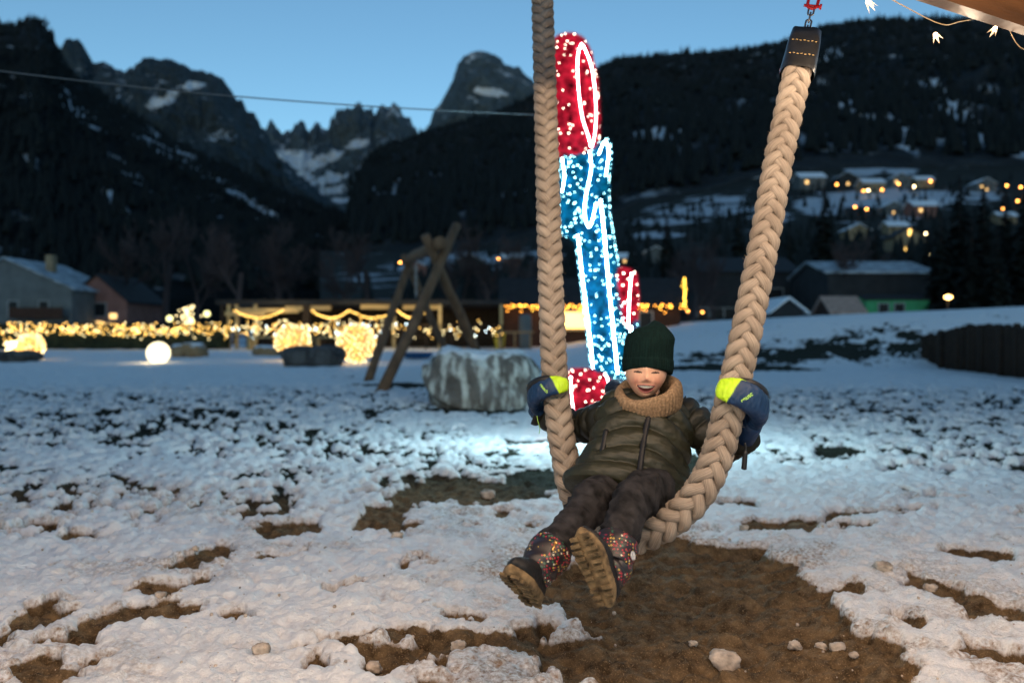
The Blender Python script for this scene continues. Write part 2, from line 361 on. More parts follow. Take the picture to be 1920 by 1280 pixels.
def mountain(name, sky_pts, base_pts, m, n=420, rows=110, jag=3., amp=60., nscale=.004, snows=(), rockline=None, bulge=.0, seed=0, prof=1.0):
    """sky_pts: (px, py, distance) of the crest, base_pts: of the foot; a real slope between them, and a back side"""
    a = interp_pts(sky_pts, n); bx = np.array(base_pts, float)
    u = np.arange(n)
    jj = jag * (fbm(u * .09, u * 0, 5, seed + 3, .65)) + jag * .6 * ridged(u * .045, u * 0 + 3, 3, seed + 5)
    top = np.stack([P(x, y - j, d) for (x, y, d), j in zip(a, jj)])
    by = np.interp(a[:, 0], bx[:, 0], bx[:, 1]); bd = np.interp(a[:, 0], bx[:, 0], bx[:, 2])
    foot = np.stack([P(x, y, d) for x, y, d in zip(a[:, 0], by, bd)])
    v = np.linspace(0, 1, rows)[:, None, None]
    Q = top[None] * (1 - v) + foot[None] * v
    Q[..., 2] -= (bulge * np.sin(np.pi * v[..., 0]) * (top[:, 2] - foot[:, 2])[None])
    xx, yy, zz = Q[..., 0], Q[..., 1], Q[..., 2]
    k = np.sin(np.pi * np.clip(v[..., 0] * 1.0, 0, 1)) ** .6
    dn = ridged(xx * nscale + .3 * zz * nscale, zz * nscale * .7 + yy * nscale * .3, 6, seed + 20) * amp + fbm(xx * nscale * 5, zz * nscale * 5, 5, seed + 30) * amp * .35
    Q[..., 1] -= k * dn; Q[..., 2] += k * dn * .35
    back = top[None] + np.array([[[0, 1, -.6]], [[0, 2.5, -1.6]]]) * (top[:, 2].max() * .5)
    low = Q[-1:].copy(); low[..., 2] = -6; low[..., :2] *= .97
    Qa = np.concatenate([back[::-1], Q, low]); nr = rows + 3
    # painted-on-the-land attributes: real snow fields and bare rock bands
    px = 960 + Qa[..., 0] / Qa[..., 1] * F; py = HZ - (Qa[..., 2] - H) / Qa[..., 1] * F
    sn = np.zeros(px.shape)
    for sx, sy, wx, wy, ang, kk in snows:
        c, s = math.cos(R(ang)), math.sin(R(ang)); ex = ((px - sx) * c + (py - sy) * s) / wx; ey = (-(px - sx) * s + (py - sy) * c) / wy
        sn = np.maximum(sn, kk * np.clip(1.6 - np.hypot(ex, ey), 0, 1))
    rock = np.ones(px.shape) if rockline is None else sstep(18, -18, py - np.interp(px, [q[0] for q in rockline], [q[1] for q in rockline]) + 25 * fbm(px * .02, py * .02, 3, seed))
    o = mesh(name, Qa.reshape(-1, 3), grid_faces(nr, n), m, attrs={'snow': sn.ravel(), 'rock': rock.ravel()})
    tag(o, kind='structure'); return Q
forest = (.005, .0075, .0085)
mm_far = mountain_mat('hazy_far_rock', (.03, .04, .045), (.085, .122, .152), .73, .86, .006)  # distance haze put into the lighter, bluish rock colour
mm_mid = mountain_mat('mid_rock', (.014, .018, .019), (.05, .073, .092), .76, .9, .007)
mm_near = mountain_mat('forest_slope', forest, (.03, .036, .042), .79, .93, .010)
far_sky = [(440, 330, 5200), (490, 252, 5200), (510, 225, 5200), (522, 240, 5200), (545, 250, 5200), (556, 230, 5200), (568, 228, 5200), (580, 243, 5200), (592, 230, 5200), (612, 243, 5200), (622, 225, 5200), (632, 208, 5200), (648, 203, 5200), (660, 210, 5200), (674, 195, 5200), (690, 208, 5200), (705, 214, 5200), (716, 200, 5200), (735, 198, 5200), (750, 203, 5200), (770, 230, 5200), (790, 262, 5200), (850, 330, 5200)]
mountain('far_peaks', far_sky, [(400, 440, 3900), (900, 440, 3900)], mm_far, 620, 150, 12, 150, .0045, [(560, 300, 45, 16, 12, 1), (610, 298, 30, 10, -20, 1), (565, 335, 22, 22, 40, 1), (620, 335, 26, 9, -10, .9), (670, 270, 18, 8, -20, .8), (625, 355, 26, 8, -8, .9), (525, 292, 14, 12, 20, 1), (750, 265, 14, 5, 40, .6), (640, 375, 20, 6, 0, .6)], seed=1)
tower_sky = [(770, 330, 4200), (797, 255, 4200), (812, 215, 4200), (830, 185, 4200), (850, 150, 4200), (858, 122, 4200), (868, 110, 4200), (885, 99, 4200), (905, 97, 4200), (925, 102, 4200), (940, 110, 4200), (946, 124, 4200), (972, 128, 4200), (995, 150, 4200), (1020, 170, 4200), (1120, 230, 4200)]
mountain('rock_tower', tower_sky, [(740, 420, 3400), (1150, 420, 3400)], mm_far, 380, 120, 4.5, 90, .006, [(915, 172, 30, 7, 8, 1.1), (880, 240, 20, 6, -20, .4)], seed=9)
mid_sky = [(80, 140, 3000), (130, 72, 3000), (150, 80, 3000), (170, 118, 3000), (205, 122, 3000), (235, 138, 3000), (255, 122, 3000), (272, 113, 3000), (290, 108, 3000), (300, 116, 3000), (322, 112, 3000), (345, 126, 3000), (372, 138, 3000), (385, 136, 3000), (402, 140, 3000), (418, 152, 3000), (432, 170, 3000), (455, 195, 3000), (478, 218, 3000), (495, 245, 3000), (520, 290, 3000), (570, 340, 3000), (640, 395, 3000), (680, 430, 3000)]
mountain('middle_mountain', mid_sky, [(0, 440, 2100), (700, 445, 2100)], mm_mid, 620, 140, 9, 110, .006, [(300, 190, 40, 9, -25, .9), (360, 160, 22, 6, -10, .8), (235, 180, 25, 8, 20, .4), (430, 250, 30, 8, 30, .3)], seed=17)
left_sky = [(-420, -60, 1500), (-150, 10, 1500), (-20, 40, 1500), (5, 50, 1500), (40, 50, 1500), (72, 36, 1500), (92, 58, 1500), (98, 82, 1500), (120, 130, 1500), (170, 165, 1500), (260, 225, 1500), (360, 285, 1500), (470, 335, 1500), (560, 372, 1500), (640, 398, 1500), (690, 420, 1500), (800, 450, 1500)]
QL = mountain('left_mountain', left_sky, [(-450, 560, 330), (300, 560, 420), (800, 560, 600)], mm_near, 420, 130, 3, 42, .008, [(290, 260, 60, 9, 30, .55), (430, 350, 55, 9, 30, .52), (215, 375, 40, 9, 50, .55), (150, 215, 50, 12, 35, .5), (500, 395, 40, 7, 30, .5), (60, 300, 30, 12, 50, .45), (330, 300, 60, 6, 28, .55), (60, 170, 40, 10, 40, .5), (240, 320, 40, 8, 40, .5)], rockline=[(-400, 60), (100, 110), (300, 100), (800, 100)], seed=27)
right_sky = [(672, 420, 1900), (680, 345, 1900), (690, 305, 1900), (720, 285, 1900), (780, 262, 1950), (860, 238, 2000), (905, 232, 2000), (1000, 188, 2050), (1100, 142, 2100), (1125, 130, 2100), (1200, 112, 2150), (1300, 107, 2200), (1380, 103, 2200), (1450, 88, 2200), (1490, 80, 2200), (1545, 56, 2200), (1600, 47, 2200), (1660, 42, 2200), (1720, 44, 2200), (1800, 42, 2200), (1920, 64, 2200), (2100, 60, 2200), (2450, 20, 2200)]
VB = [(600, 470, 620), (740, 470, 560), (900, 462, 540), (1100, 425, 520), (1200, 380, 520), (1500, 318, 520), (1920, 310, 520), (2450, 300, 520)]
QR = mountain('right_mountain', right_sky, VB, mm_near, 520, 130, 2.5, 60, .006, [(1228, 252, 36, 7, -6, 1.3), (1555, 105, 22, 8, -15, .9), (1560, 175, 34, 9, 45, .75), (1620, 215, 46, 9, 42, .7), (1680, 260, 40, 7, 35, .6), (1800, 215, 70, 9, 38, .95), (1870, 268, 60, 10, 22, .95), (1760, 165, 34, 7, 30, .7), (1850, 165, 40, 12, 20, .4), (1690, 235, 30, 6, 35, .6), (1450, 330, 60, 6, -5, .5), (1330, 365, 60, 7, -4, .5)], seed=37)
# far-off wood on both slopes: one mass
def wood(name, Q, count, hmin, hmax, seed, crest):
    r = np.random.default_rng(seed); nr, nc = Q.shape[:2]
    i = np.concatenate([np.zeros(crest, int), r.integers(0, nr - 2, count)]); j = np.concatenate([r.integers(0, nc, crest), r.integers(0, nc, count)])
    p = Q[i, j] + r.normal(0, 4, (len(i), 3)) * [1, 1, 0]; h = r.uniform(hmin, hmax, len(i)); wd = h * r.uniform(.16, .24, len(i))
    n = 6; a = np.arange(n) / n * 2 * np.pi
    ring = np.stack([np.cos(a), np.sin(a), 0 * a], -1)
    vs = np.concatenate([p[:, None] + ring[None] * wd[:, None, None] + np.array([0, 0, .08]) * h[:, None, None], (p + np.array([0, 0, 1]) * h[:, None])[:, None], ], 1)
    vs[:, :n, 2] -= r.uniform(0, .1, (len(i), n)) * h[:, None]
    f = np.array([[k, (k + 1) % n, n] for k in range(n)])
    ff = (f[None] + (np.arange(len(i)) * (n + 1))[:, None, None]).reshape(-1, 3)
    o = mesh(name, vs.reshape(-1, 3), ff, M['needle'], None, False); return o
M['needle'] = mat('conifer_needles', (.0055, .0085, .0085), .9, .5, .3, 0)
tag(wood('mountain_forest', QR, 15000, 9, 20, 3, 900), 'dark conifer forest covering the right mountain slope', 'forest', kind='stuff')
tag(wood('mountain_forest', QL, 9000, 7, 15, 4, 120), 'dark conifer forest covering the left mountain slope', 'forest', kind='stuff')
# village hillside
VF = lambda px: 604.0
def hd(px, py):
    yb = np.interp(px, [q[0] for q in VB], [q[1] for q in VB]); db = np.interp(px, [q[0] for q in VB], [q[2] for q in VB])
    k = np.clip((604 - py) / (604 - yb), 0, 1); return 75 * (db / 75) ** k
def HP(px, py): return P(px, py, hd(px, py))
pxs = np.linspace(600, 2450, 260); ks = np.linspace(0, 1, 120)
yb = np.interp(pxs, [q[0] for q in VB], [q[1] for q in VB]); db = np.interp(pxs, [q[0] for q in VB], [q[2] for q in VB])
KK, PX = np.meshgrid(ks, pxs, indexing='ij'); PY = 604 - KK * (604 - yb[None]); DD = 75 * (db[None] / 75) ** KK
hv = np.stack([(PX - 960) / F * DD, DD, H + (HZ - PY) / F * DD], -1)
hv = np.concatenate([hv[:1] * [1, .98, 0] + [0, 0, -2], hv]); PX = np.concatenate([PX[:1], PX]); PY = np.concatenate([PY[:1], PY])
hs = np.zeros(PX.shape)
for sx, sy, wx, wy, kk in [(1680, 372, 110, 14, 1.1), (1540, 385, 40, 14, 1), (1620, 322, 30, 8, .8), (1690, 322, 26, 6, .8), (1840, 365, 30, 16, .6), (1690, 410, 30, 10, .7), (1330, 395, 90, 10, .7), (1250, 415, 60, 6, .7), (1230, 440, 40, 5, .7), (1350, 375, 60, 6, .6), (1440, 410, 40, 14, .5), (870, 485, 60, 10, .7), (800, 500, 60, 12, .5), (1000, 480, 50, 8, .4), (700, 520, 60, 10, .3)]:
    hs = np.maximum(hs, kk * np.clip(1.6 - np.hypot((PX - sx) / wx, (PY - sy) / wy), 0, 1))
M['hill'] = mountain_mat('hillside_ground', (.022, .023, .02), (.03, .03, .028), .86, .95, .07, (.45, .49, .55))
o = mesh('village_hillside', hv.reshape(-1, 3), grid_faces(121, 260), M['hill'], attrs={'snow': hs.ravel(), 'rock': hs.ravel() * 0}); tag(o, kind='structure')

tag(wood('hillside_wood', hv[14:112, 20:], 1500, 2.5, 6, 6, 0), 'dark scattered conifers growing over the village hillside', 'trees', kind='stuff')
def catmull(pts, n):
    p = np.array(pts, float); p = np.vstack([2 * p[0] - p[1], p, 2 * p[-1] - p[-2]]); out = []
    for i in range(1, len(p) - 2):
        t = np.linspace(0, 1, n, endpoint=False)[:, None]
        out.append(.5 * (2 * p[i] + (p[i + 1] - p[i - 1]) * t + (2 * p[i - 1] - 5 * p[i] + 4 * p[i + 1] - p[i + 2]) * t ** 2 + (3 * p[i] - p[i - 1] - 3 * p[i + 1] + p[i + 2]) * t ** 3))
    return np.vstack(out + [p[-2]])
def resample(p, step):
    s = np.concatenate([[0], np.cumsum(np.linalg.norm(np.diff(p, axis=0), axis=1))]); n = int(s[-1] / step); t = np.linspace(0, s[-1], n)
    return np.column_stack([np.interp(t, s, p[:, k]) for k in range(3)]), t
# ------------------------------------------------------------------ hut eave over the camera with its warm string lights
EA = np.array([1.38, 2.65, 2.2]); EDIR = unit([.5, .28, 0]); EN = np.array([EDIR[1], -EDIR[0], 0])   # EN points back to the hut side
def EP(s, off=0, z=0): return EA + EDIR * s + EN * off + np.array([0, 0, z])
def ebox(mb, s0, s1, o0, o1, z0, z1):
    rot = np.column_stack([EDIR, EN, [0, 0, 1]])
    mb.box(EP((s0 + s1) / 2, (o0 + o1) / 2, (z0 + z1) / 2), ((s1 - s0) / 2, abs(o1 - o0) / 2, (z1 - z0) / 2), rot)
eave = empty('wooden_eave', EP(-2, 1.2, -2.2), 'varnished wooden roof eave hung with warm string lights', 'eave')
M['eave'] = mat('varnished_wood', (.085, .036, .012), .45, .35, 5, .25, 30, stretch=(.6, .6, 3), spec=.4)
b_ = MB(); ebox(b_, -6, 2.2, -.02, .03, .0, .19); b_.build('fascia_board', M['eave'], eave)
for k in range(9):
    b_ = MB(); ebox(b_, -6, 2.2, .032 + k * .16, .032 + k * .16 + .152, .13 + k * .05, .152 + k * .05); b_.build('roof_plank', M['eave'], eave)
b_ = MB(); ebox(b_, -6.1, 2.3, -.06, 1.5, .62, .66); b_.build('roof_cover', M['darkwood'], eave)
for s0 in (-5.8, 2.0):
    b_ = MB(); ebox(b_, s0 - .07, s0 + .07, 1.2, 1.34, -2.25, .5); b_.build('post', M['eave'], eave)
sl = empty('string_light', EP(-2, -.03, 0), 'string of small warm star-capped bulbs fixed along the wooden eave', 'string light')
M['bulb_warm'] = glow('warm_bulb', (1.0, .70, .38), 14)
M['petal'] = mat('clear_plastic_petal', (.85, .72, .55), .25, .05, 30, 0, spec=.5, em=(1, .6, .28), ems=.35)
sv = np.linspace(-5.6, .85, 19)
wp = []
for i, s in enumerate(sv):
    wp.append(EP(s, -.035, -.005 + .05 * math.sin(i * 2.3)))
    wp.append(EP(s + .12, -.03, -.04 + .03 * math.sin(i * 1.3)))
b_ = MB(); b_.tube(catmull(wp, 5), .0018, 5); b_.build('wire', mat('clear_cable', (.35, .25, .14), .5, .1, 30, 0), sl, True)
for i, s in enumerate(sv):
    c = EP(s, -.055, -.035 + .05 * math.sin(i * 2.3)); ax = unit([math.sin(i * 5.1) * .9, -.5, -1 + .8 * math.sin(i * 3.7)])
    b_ = MB(); b_.ball(c, .008); bo = b_.build('bulb', M['bulb_warm'], sl, True)
    e1 = unit(np.cross(ax, [.3, .9, .2])); e2 = np.cross(ax, e1); pb = MB()
    for k in range(5):
        a = k / 5 * 2 * np.pi; dr = math.cos(a) * e1 + math.sin(a) * e2; sd = np.cross(ax, dr)
        pb.add([c + dr * .006 - sd * .006, c + dr * .006 + sd * .006, c + dr * .017 + ax * .034, c + dr * .009 + ax * .012], [[0, 1, 3], [1, 2, 3], [2, 0, 3]])
    pb.build('petal_cap', M['petal'], sl)
    l = bpy.data.lights.new('bulb_light', 'POINT'); l.energy = 1.6; l.color = (1.0, .75, .52); l.shadow_soft_size = .03
    lo = bpy.data.objects.new('bulb_light', l); link(lo, sl); lo.location = V(c + np.array([0, 0, -.10]) + EN * -.10 - np.array(sl.location))

gl = empty('added_globe_lights', EP(-2.5, 1.1, .1), 'added unseen string of round warm bulbs under the hut roof, lighting the foreground', 'string light')  # unseen string behind the camera, added to light the foreground warmly
gs = np.linspace(-5.4, .2, 12); b_ = MB(); b_.tube([EP(s, 1.1, .18) for s in (-5.8, 1.0)], .004, 5); b_.build('wire', M['wire'], gl)
for s in gs:
    c = EP(s, 1.1, .08); b_ = MB(); b_.ball(c, .03, 12, 8); b_.build('bulb', M['bulb_warm'], gl, True)
    b_ = MB(); b_.tube([c + [0, 0, .028], c + [0, 0, .1]], .012, 8); b_.build('socket', M['black'], gl, True)
    l = bpy.data.lights.new('bulb_light', 'POINT'); l.energy = 28; l.color = (1.0, .74, .52); l.shadow_soft_size = .03
    lo = bpy.data.objects.new('bulb_light', l); link(lo, gl); lo.location = V(c - [0, 0, .05] - np.array(gl.location))
# ------------------------------------------------------------------ rope swing
RP = [(1013, -150, 3.86), (1017, 0, 3.66), (1023, 200, 3.46), (1029, 420, 3.26), (1034, 570, 3.12), (1040, 700, 3.02), (1050, 800, 2.95), (1060, 860, 2.90), (1070, 910, 2.86), (1092, 960, 2.80),
      (1135, 997, 2.72), (1178, 1008, 2.62), (1215, 1000, 2.54), (1258, 976, 2.50), (1297, 941, 2.48), (1326, 897, 2.485), (1346, 849, 2.50), (1361, 792, 2.52), (1377, 720, 2.55), (1394, 647, 2.58), (1409, 575, 2.62), (1438, 425, 2.70), (1460, 300, 2.77), (1481, 200, 2.83), (1497, 128, 2.88)]
cl, ct = resample(catmull([P(*q) for q in RP], 24), .006)
tg = np.gradient(cl, axis=0); tg /= np.linalg.norm(tg, axis=1)[:, None]
vw = np.array([0, 0, H]) - cl; vw[:, 2] *= .3
e2 = vw - tg * np.sum(vw * tg, 1)[:, None]; e2 /= np.linalg.norm(e2, axis=1)[:, None]
e1 = np.cross(tg, e2)
swing = empty('rope_swing', cl[len(cl) // 2], 'thick braided beige rope swing hanging in a loop with the child on it', 'swing')
def rope_mat():
    m, t, b = newmat('hemp_rope'); L = t.links.new; N = t.nodes.new; b.inputs['Roughness'].default_value = .95; b.inputs['Specular IOR Level'].default_value = .1
    at = N('ShaderNodeAttribute'); at.attribute_name = 'yarn'; sx = N('ShaderNodeSeparateXYZ'); L(at.outputs['Vector'], sx.inputs[0])
    tc = N('ShaderNodeTexCoord'); nz = N('ShaderNodeTexNoise'); nz.inputs['Scale'].default_value = 9; nz.inputs['Detail'].default_value = 6; L(tc.outputs['Object'], nz.inputs[0])
    # fine yarns that twist round each strand
    cm = N('ShaderNodeCombineXYZ'); mu = N('ShaderNodeMath'); mu.operation = 'MULTIPLY'; mu.inputs[1].default_value = 40; L(sx.outputs['Y'], mu.inputs[0])
    mv = N('ShaderNodeMath'); mv.operation = 'MULTIPLY_ADD'; mv.inputs[1].default_value = 0.0; L(sx.outputs['X'], mv.inputs[0]); L(mu.outputs[0], mv.inputs[2])
    L(mv.outputs[0], cm.inputs[0]); mw = N('ShaderNodeMath'); mw.operation = 'MULTIPLY'; mw.inputs[1].default_value = 2.0; L(sx.outputs['X'], mw.inputs[0]); L(mw.outputs[0], cm.inputs[1])
    ny = N('ShaderNodeTexNoise'); ny.inputs['Scale'].default_value = 1.0; ny.inputs['Detail'].default_value = 3; L(cm.outputs[0], ny.inputs[0])
    nf = N('ShaderNodeTexNoise'); nf.inputs['Scale'].default_value = 420; nf.inputs['Detail'].default_value = 3; L(tc.outputs['Object'], nf.inputs[0])
    cr = N('ShaderNodeValToRGB'); cr.color_ramp.elements[0].color = (.15, .115, .090, 1); cr.color_ramp.elements[1].color = (.43, .36, .295, 1); cr.color_ramp.elements[0].position = .3; cr.color_ramp.elements[1].position = .68
    av = N('ShaderNodeMath'); av.operation = 'MULTIPLY_ADD'; av.inputs[1].default_value = .5; L(ny.outputs[0], av.inputs[0]); h2 = N('ShaderNodeMath'); h2.operation = 'MULTIPLY'; h2.inputs[1].default_value = .5; L(nz.outputs[0], h2.inputs[0]); L(h2.outputs[0], av.inputs[2])
    L(av.outputs[0], cr.inputs[0]); L(cr.outputs[0], b.inputs['Base Color'])
    ad = N('ShaderNodeMath'); ad.operation = 'MULTIPLY_ADD'; ad.inputs[1].default_value = .5; L(nf.outputs[0], ad.inputs[0]); L(ny.outputs[0], ad.inputs[2])
    bp = N('ShaderNodeBump'); bp.inputs['Strength'].default_value = .9; bp.inputs['Distance'].default_value = .005; L(ad.outputs[0], bp.inputs['Height']); L(bp.outputs[0], b.inputs['Normal'])
    return m
M['rope'] = rope_mat()
R0, RH, RS, PITCH = .0282, .0135, .0184, .0535
om = (np.pi / 2) / PITCH; NS = 16
fz = []
for sgn in (1, -1):
    for k in range(4):
        th = sgn * om * ct + k * np.pi / 2 + (np.pi / 4 if sgn < 0 else 0)
        rr = R0 + sgn * RH * np.cos(2 * th)
        # camera sits at angle pi/4
        ph = th + np.pi / 4
        pc = cl + e1 * (rr * np.cos(ph))[:, None] + e2 * (rr * np.sin(ph))[:, None]
        t2 = np.gradient(pc, axis=0); t2 /= np.linalg.norm(t2, axis=1)[:, None]
        ra = pc - cl; ra -= t2 * np.sum(ra * t2, 1)[:, None]; ra /= np.linalg.norm(ra, axis=1)[:, None] + 1e-9
        sd = np.cross(t2, ra); a = np.arange(NS) / NS * 2 * np.pi + np.pi
        vv = pc[:, None] + RS * (np.cos(a)[None, :, None] * ra[:, None] * .92 + np.sin(a)[None, :, None] * sd[:, None] * 1.04)
        vv += (.0009 * fbm(ct[:, None] * 40 + k * 9, a[None] * 1.2 + sgn, 2, 5))[..., None] * ra[:, None]
        ya = np.stack([np.broadcast_to(ct[:, None] * 30 / 30 * 10, vv.shape[:2]), a[None] / 6.28 + -sgn * 6.7 * ct[:, None] + 0 * vv[..., 0], np.full(vv.shape[:2], k * 1.0)], -1)
        f = grid_faces(len(pc), NS, True)
        mesh('strand', vv.reshape(-1, 3), f, M['rope'], swing, attrs={'yarn': ya.reshape(-1, 3)})
        idx = rng.integers(0, len(pc), 1100); ja = rng.integers(0, NS, 1100); base = vv[idx, ja]; out = base - pc[idx]; out /= np.linalg.norm(out, axis=1)[:, None]
        fz.append((base, out))
# stray fibres standing off the strands
base = np.vstack([q[0] for q in fz]); out = np.vstack([q[1] for q in fz]); rd = rng.normal(0, .7, base.shape); dr = out + rd; dr /= np.linalg.norm(dr, axis=1)[:, None]
sd = np.cross(dr, rng.normal(0, 1, base.shape)); sd /= np.linalg.norm(sd, axis=1)[:, None]; ln = rng.uniform(.004, .013, (len(base), 1))
fv = np.stack([base - sd * .0004, base + sd * .0004, base + dr * ln], 1).reshape(-1, 3)
tag(mesh('stray_fibres', fv, np.arange(len(fv)).reshape(-1, 3), mat('fibre', (.5, .4, .28), .9, .1, 20, 0), swing, False), kind='stuff')
def link_ring(mb, c, ax, nrm, L_, W_, r):
    """one chain link: stadium ring, long axis ax, lying in the plane across nrm"""
    sdv = np.cross(nrm, ax); a = np.linspace(0, 2 * np.pi, 17)[:-1]
    pts = [c + ax * (np.sign(math.sin(t)) * (L_ - W_) + W_ * math.sin(t)) + sdv * (W_ * math.cos(t)) for t in a]; pts.append(pts[0]); mb.tube(pts, r, 6, False)
def fitting(p0, ax, nlinks):
    """sewn rubber sleeve on the rope end, chain and red shackle above it; ax = upward direction"""
    ax = unit(ax); vv_ = unit(np.array([0, 0, H]) - p0); f_ = unit(vv_ - ax * np.dot(vv_, ax)); r_ = np.cross(ax, f_)
    secs = [(-.035, .060, .060), (-.02, .0625, .0625), (.03, .060, .055), (.075, .058, .045), (.11, .057, .038), (.16, .052, .032), (.163, .045, .026)]
    vs = []; n = 28; a = np.arange(n) / n * 2 * np.pi
    for h_, wa, wb in secs:
        ex = .55 if h_ > .05 else .85
        q = np.sign(np.cos(a)) * np.abs(np.cos(a)) ** ex * wa; q2 = np.sign(np.sin(a)) * np.abs(np.sin(a)) ** ex * wb
        vs.append(p0 + ax * h_ + q[:, None] * r_ + q2[:, None] * f_ + (.0025 * np.sin(5 * a + h_ * 90))[:, None] * f_)
    f = grid_faces(len(secs), n, True).tolist() + [[(len(secs) - 1) * n + i for i in range(n)]]
    mesh('rope_sleeve', np.vstack(vs), f, M['black'], swing)
    sb = MB()
    for h_ in (.012, .085):
        for k in range(7): sb.box(p0 + ax * (h_ + .002 * (k % 2)) + r_ * (-.04 + k * .0133) + f_ * (.0615 if h_ < .05 else .045), (.0035, .0012, .0009), np.column_stack([r_, f_, ax]))
    tag(sb.build('stitching', mat('tan_thread', (.4, .28, .12), .7, .1, 20, 0), swing), kind='stuff')
    top = p0 + ax * .17
    for k in range(nlinks):
        cb = MB(); link_ring(cb, top + ax * (k * .030), ax, f_ if k % 2 else r_, .020, .010, .0036); cb.build('chain_link', M['steel'], swing, True)
    sp = top + ax * (nlinks * .030 + .012)
    cb = MB(); link_ring(cb, sp, ax, f_, .03, .018, .006); cb.build('shackle', M['red'], swing, True)
    cb = MB(); cb.tube([sp - r_ * .03 - ax * .018, sp + r_ * .03 - ax * .018], .006, 8); cb.tube([sp + r_ * .026 - ax * .018, sp + r_ * .034 - ax * .018], .011, 8); cb.build('shackle_pin', M['red'], swing, True)
    for k in range(14):
        cb = MB(); link_ring(cb, sp + ax * (.045 + k * .034), ax, f_ if k % 2 else r_, .022, .011, .004); cb.build('chain_link', M['steel'], swing, True)
    return sp + ax * (.045 + 14 * .034)
topR = fitting(cl[-1], tg[-1], 4)
topL = fitting(cl[0], -tg[0], 2)
# joists that carry the swing, above the picture, running back over the hut
bm = empty('swing_frame', (.6, -1.2, 0), 'tall log frame whose two joists carry the braided rope swing', 'swing frame')
zt = max(topL[2], topR[2]) + .1
for q in (topL, topR):
    b_ = MB(); b_.tube([[q[0], q[1] + .5, zt], [q[0], -1.4, zt]], .1, 14); b_.build('joist', M['wood'], bm, True)
    b_ = MB(); b_.tube([[q[0], q[1], q[2] - .02], [q[0], q[1], zt]], .008, 8); b_.build('eye_bolt', M['steel'], bm, True)
    b_ = MB(); b_.tube([[q[0], -1.2, -.1], [q[0], -1.2, zt - .09]], .1, 12); b_.build('post', M['wood'], bm, True)

# ------------------------------------------------------------------ illuminated sculpture (about 4 m tall)
SD = 7.75
def SP(px, py, dy=0.): return P(px, py, SD + dy)
sc_ = empty('light_sculpture', [*G(1112, 838), 0], 'tall leaning blue and red tinsel figure outlined in white lights', 'light sculpture')
M['tin_b'] = mat('blue_tinsel', (.0008, .016, .05), .6, .95, 13, 1.0, 40, spec=.02, em=(.0, .19, .33), ems=.34, bd=.03)  # LED backlight put into the tinsel as mottled blue emission
M['tin_r'] = mat('red_tinsel', (.10, .003, .008), .6, .95, 13, 1.0, 40, spec=.02, em=(.55, .012, .035), ems=.42, bd=.03)  # LED glow put into the red tinsel's emission likewise
M['led_w'] = glow('white_led_rope', (.50, .9, 1.0), 70, True); M['led_c'] = glow('cool_led', (.38, .90, 1.0), 11); M['led_p'] = glow('pink_led_rope', (1.0, .50, .58), 32, True); M['led_y'] = glow('warm_led', (1, .85, .65), 8)
def prism(name, front, depth, m, nz=14, puff=.0):
    """closed body: front outline (px,py) polygon pushed back by depth metres, subdivided and roughened like tinsel"""
    fr = interp_pts(list(front) + [front[0]], 90)[:-1]; n = len(fr); vs = []
    for k in range(nz):
        s = k / (nz - 1); ins = 1 - .05 * (abs(2 * s - 1) ** 6)
        c = fr.mean(0); q = c + (fr - c) * ins
        vs += [SP(x, y, depth * s) for x, y in q]
    vs = np.array(vs); c0 = SP(*fr.mean(0), 0.); c1 = SP(*fr.mean(0), depth)
    f = grid_faces(nz, n, True).tolist(); vs = np.vstack([vs, c0, c1]); N_ = len(vs)
    f += [[N_ - 2, (j + 1) % n, j] for j in range(n)] + [[N_ - 1, (nz - 1) * n + j, (nz - 1) * n + (j + 1) % n] for j in range(n)]
    return mesh(name, vs, f, m, sc_)
# tinsel tufts over a body give it its furry edge
def tufts(body, m, n=6500):
    me = body.data; vs = np.array([v.co for v in me.vertices]) + np.array(sc_.location); r = np.random.default_rng(5)
    tri = [(p.vertices[0], p.vertices[i], p.vertices[i + 1]) for p in me.polygons for i in range(1, len(p.vertices) - 1)]
    t = np.array(tri); A, B, Cc = vs[t[:, 0]], vs[t[:, 1]], vs[t[:, 2]]; nr_ = np.cross(B - A, Cc - A); ar = np.linalg.norm(nr_, axis=1); i = r.choice(len(t), n, p=ar / ar.sum())
    w = r.dirichlet([1, 1, 1], n); p = A[i] * w[:, :1] + B[i] * w[:, 1:2] + Cc[i] * w[:, 2:]; nn = nr_[i] / (ar[i][:, None] + 1e-9)
    dr = nn + r.normal(0, .6, p.shape); dr /= np.linalg.norm(dr, axis=1)[:, None]; sd = np.cross(dr, r.normal(0, 1, p.shape)); sd /= np.linalg.norm(sd, axis=1)[:, None]
    ln = r.uniform(.02, .055, (n, 1)); fv = np.stack([p - sd * .004, p + sd * .004, p + dr * ln], 1).reshape(-1, 3)
    o = mesh('tinsel', fv, np.arange(3 * n).reshape(-1, 3), m, sc_, False); o['kind'] = 'stuff'; return p, nn
def leds(name, body, n, m, r_=.0088, off=.02):
    p, nn = tufts(body, M['tin_b'] if 'blue' in name else M['tin_r'])
    wgt = np.where(nn[:, 1] < -.5, 3.5, 1.0); k = rng.choice(len(p), n, False, wgt / wgt.sum()); bulbs(name, p[k] + nn[k] * off, r_ * rng.uniform(.7, 1.15, n), m, sc_)
body = prism('blue_body', [(1056, 292), (1100, 285), (1128, 268), (1140, 262), (1143, 290), (1138, 340), (1140, 400), (1160, 520), (1178, 640), (1180, 705), (1118, 705), (1112, 690), (1096, 560), (1081, 440), (1055, 440), (1050, 330)], .55, M['tin_b'])
leds('blue_body_bulbs', body, 560, M['led_c'], .0068)
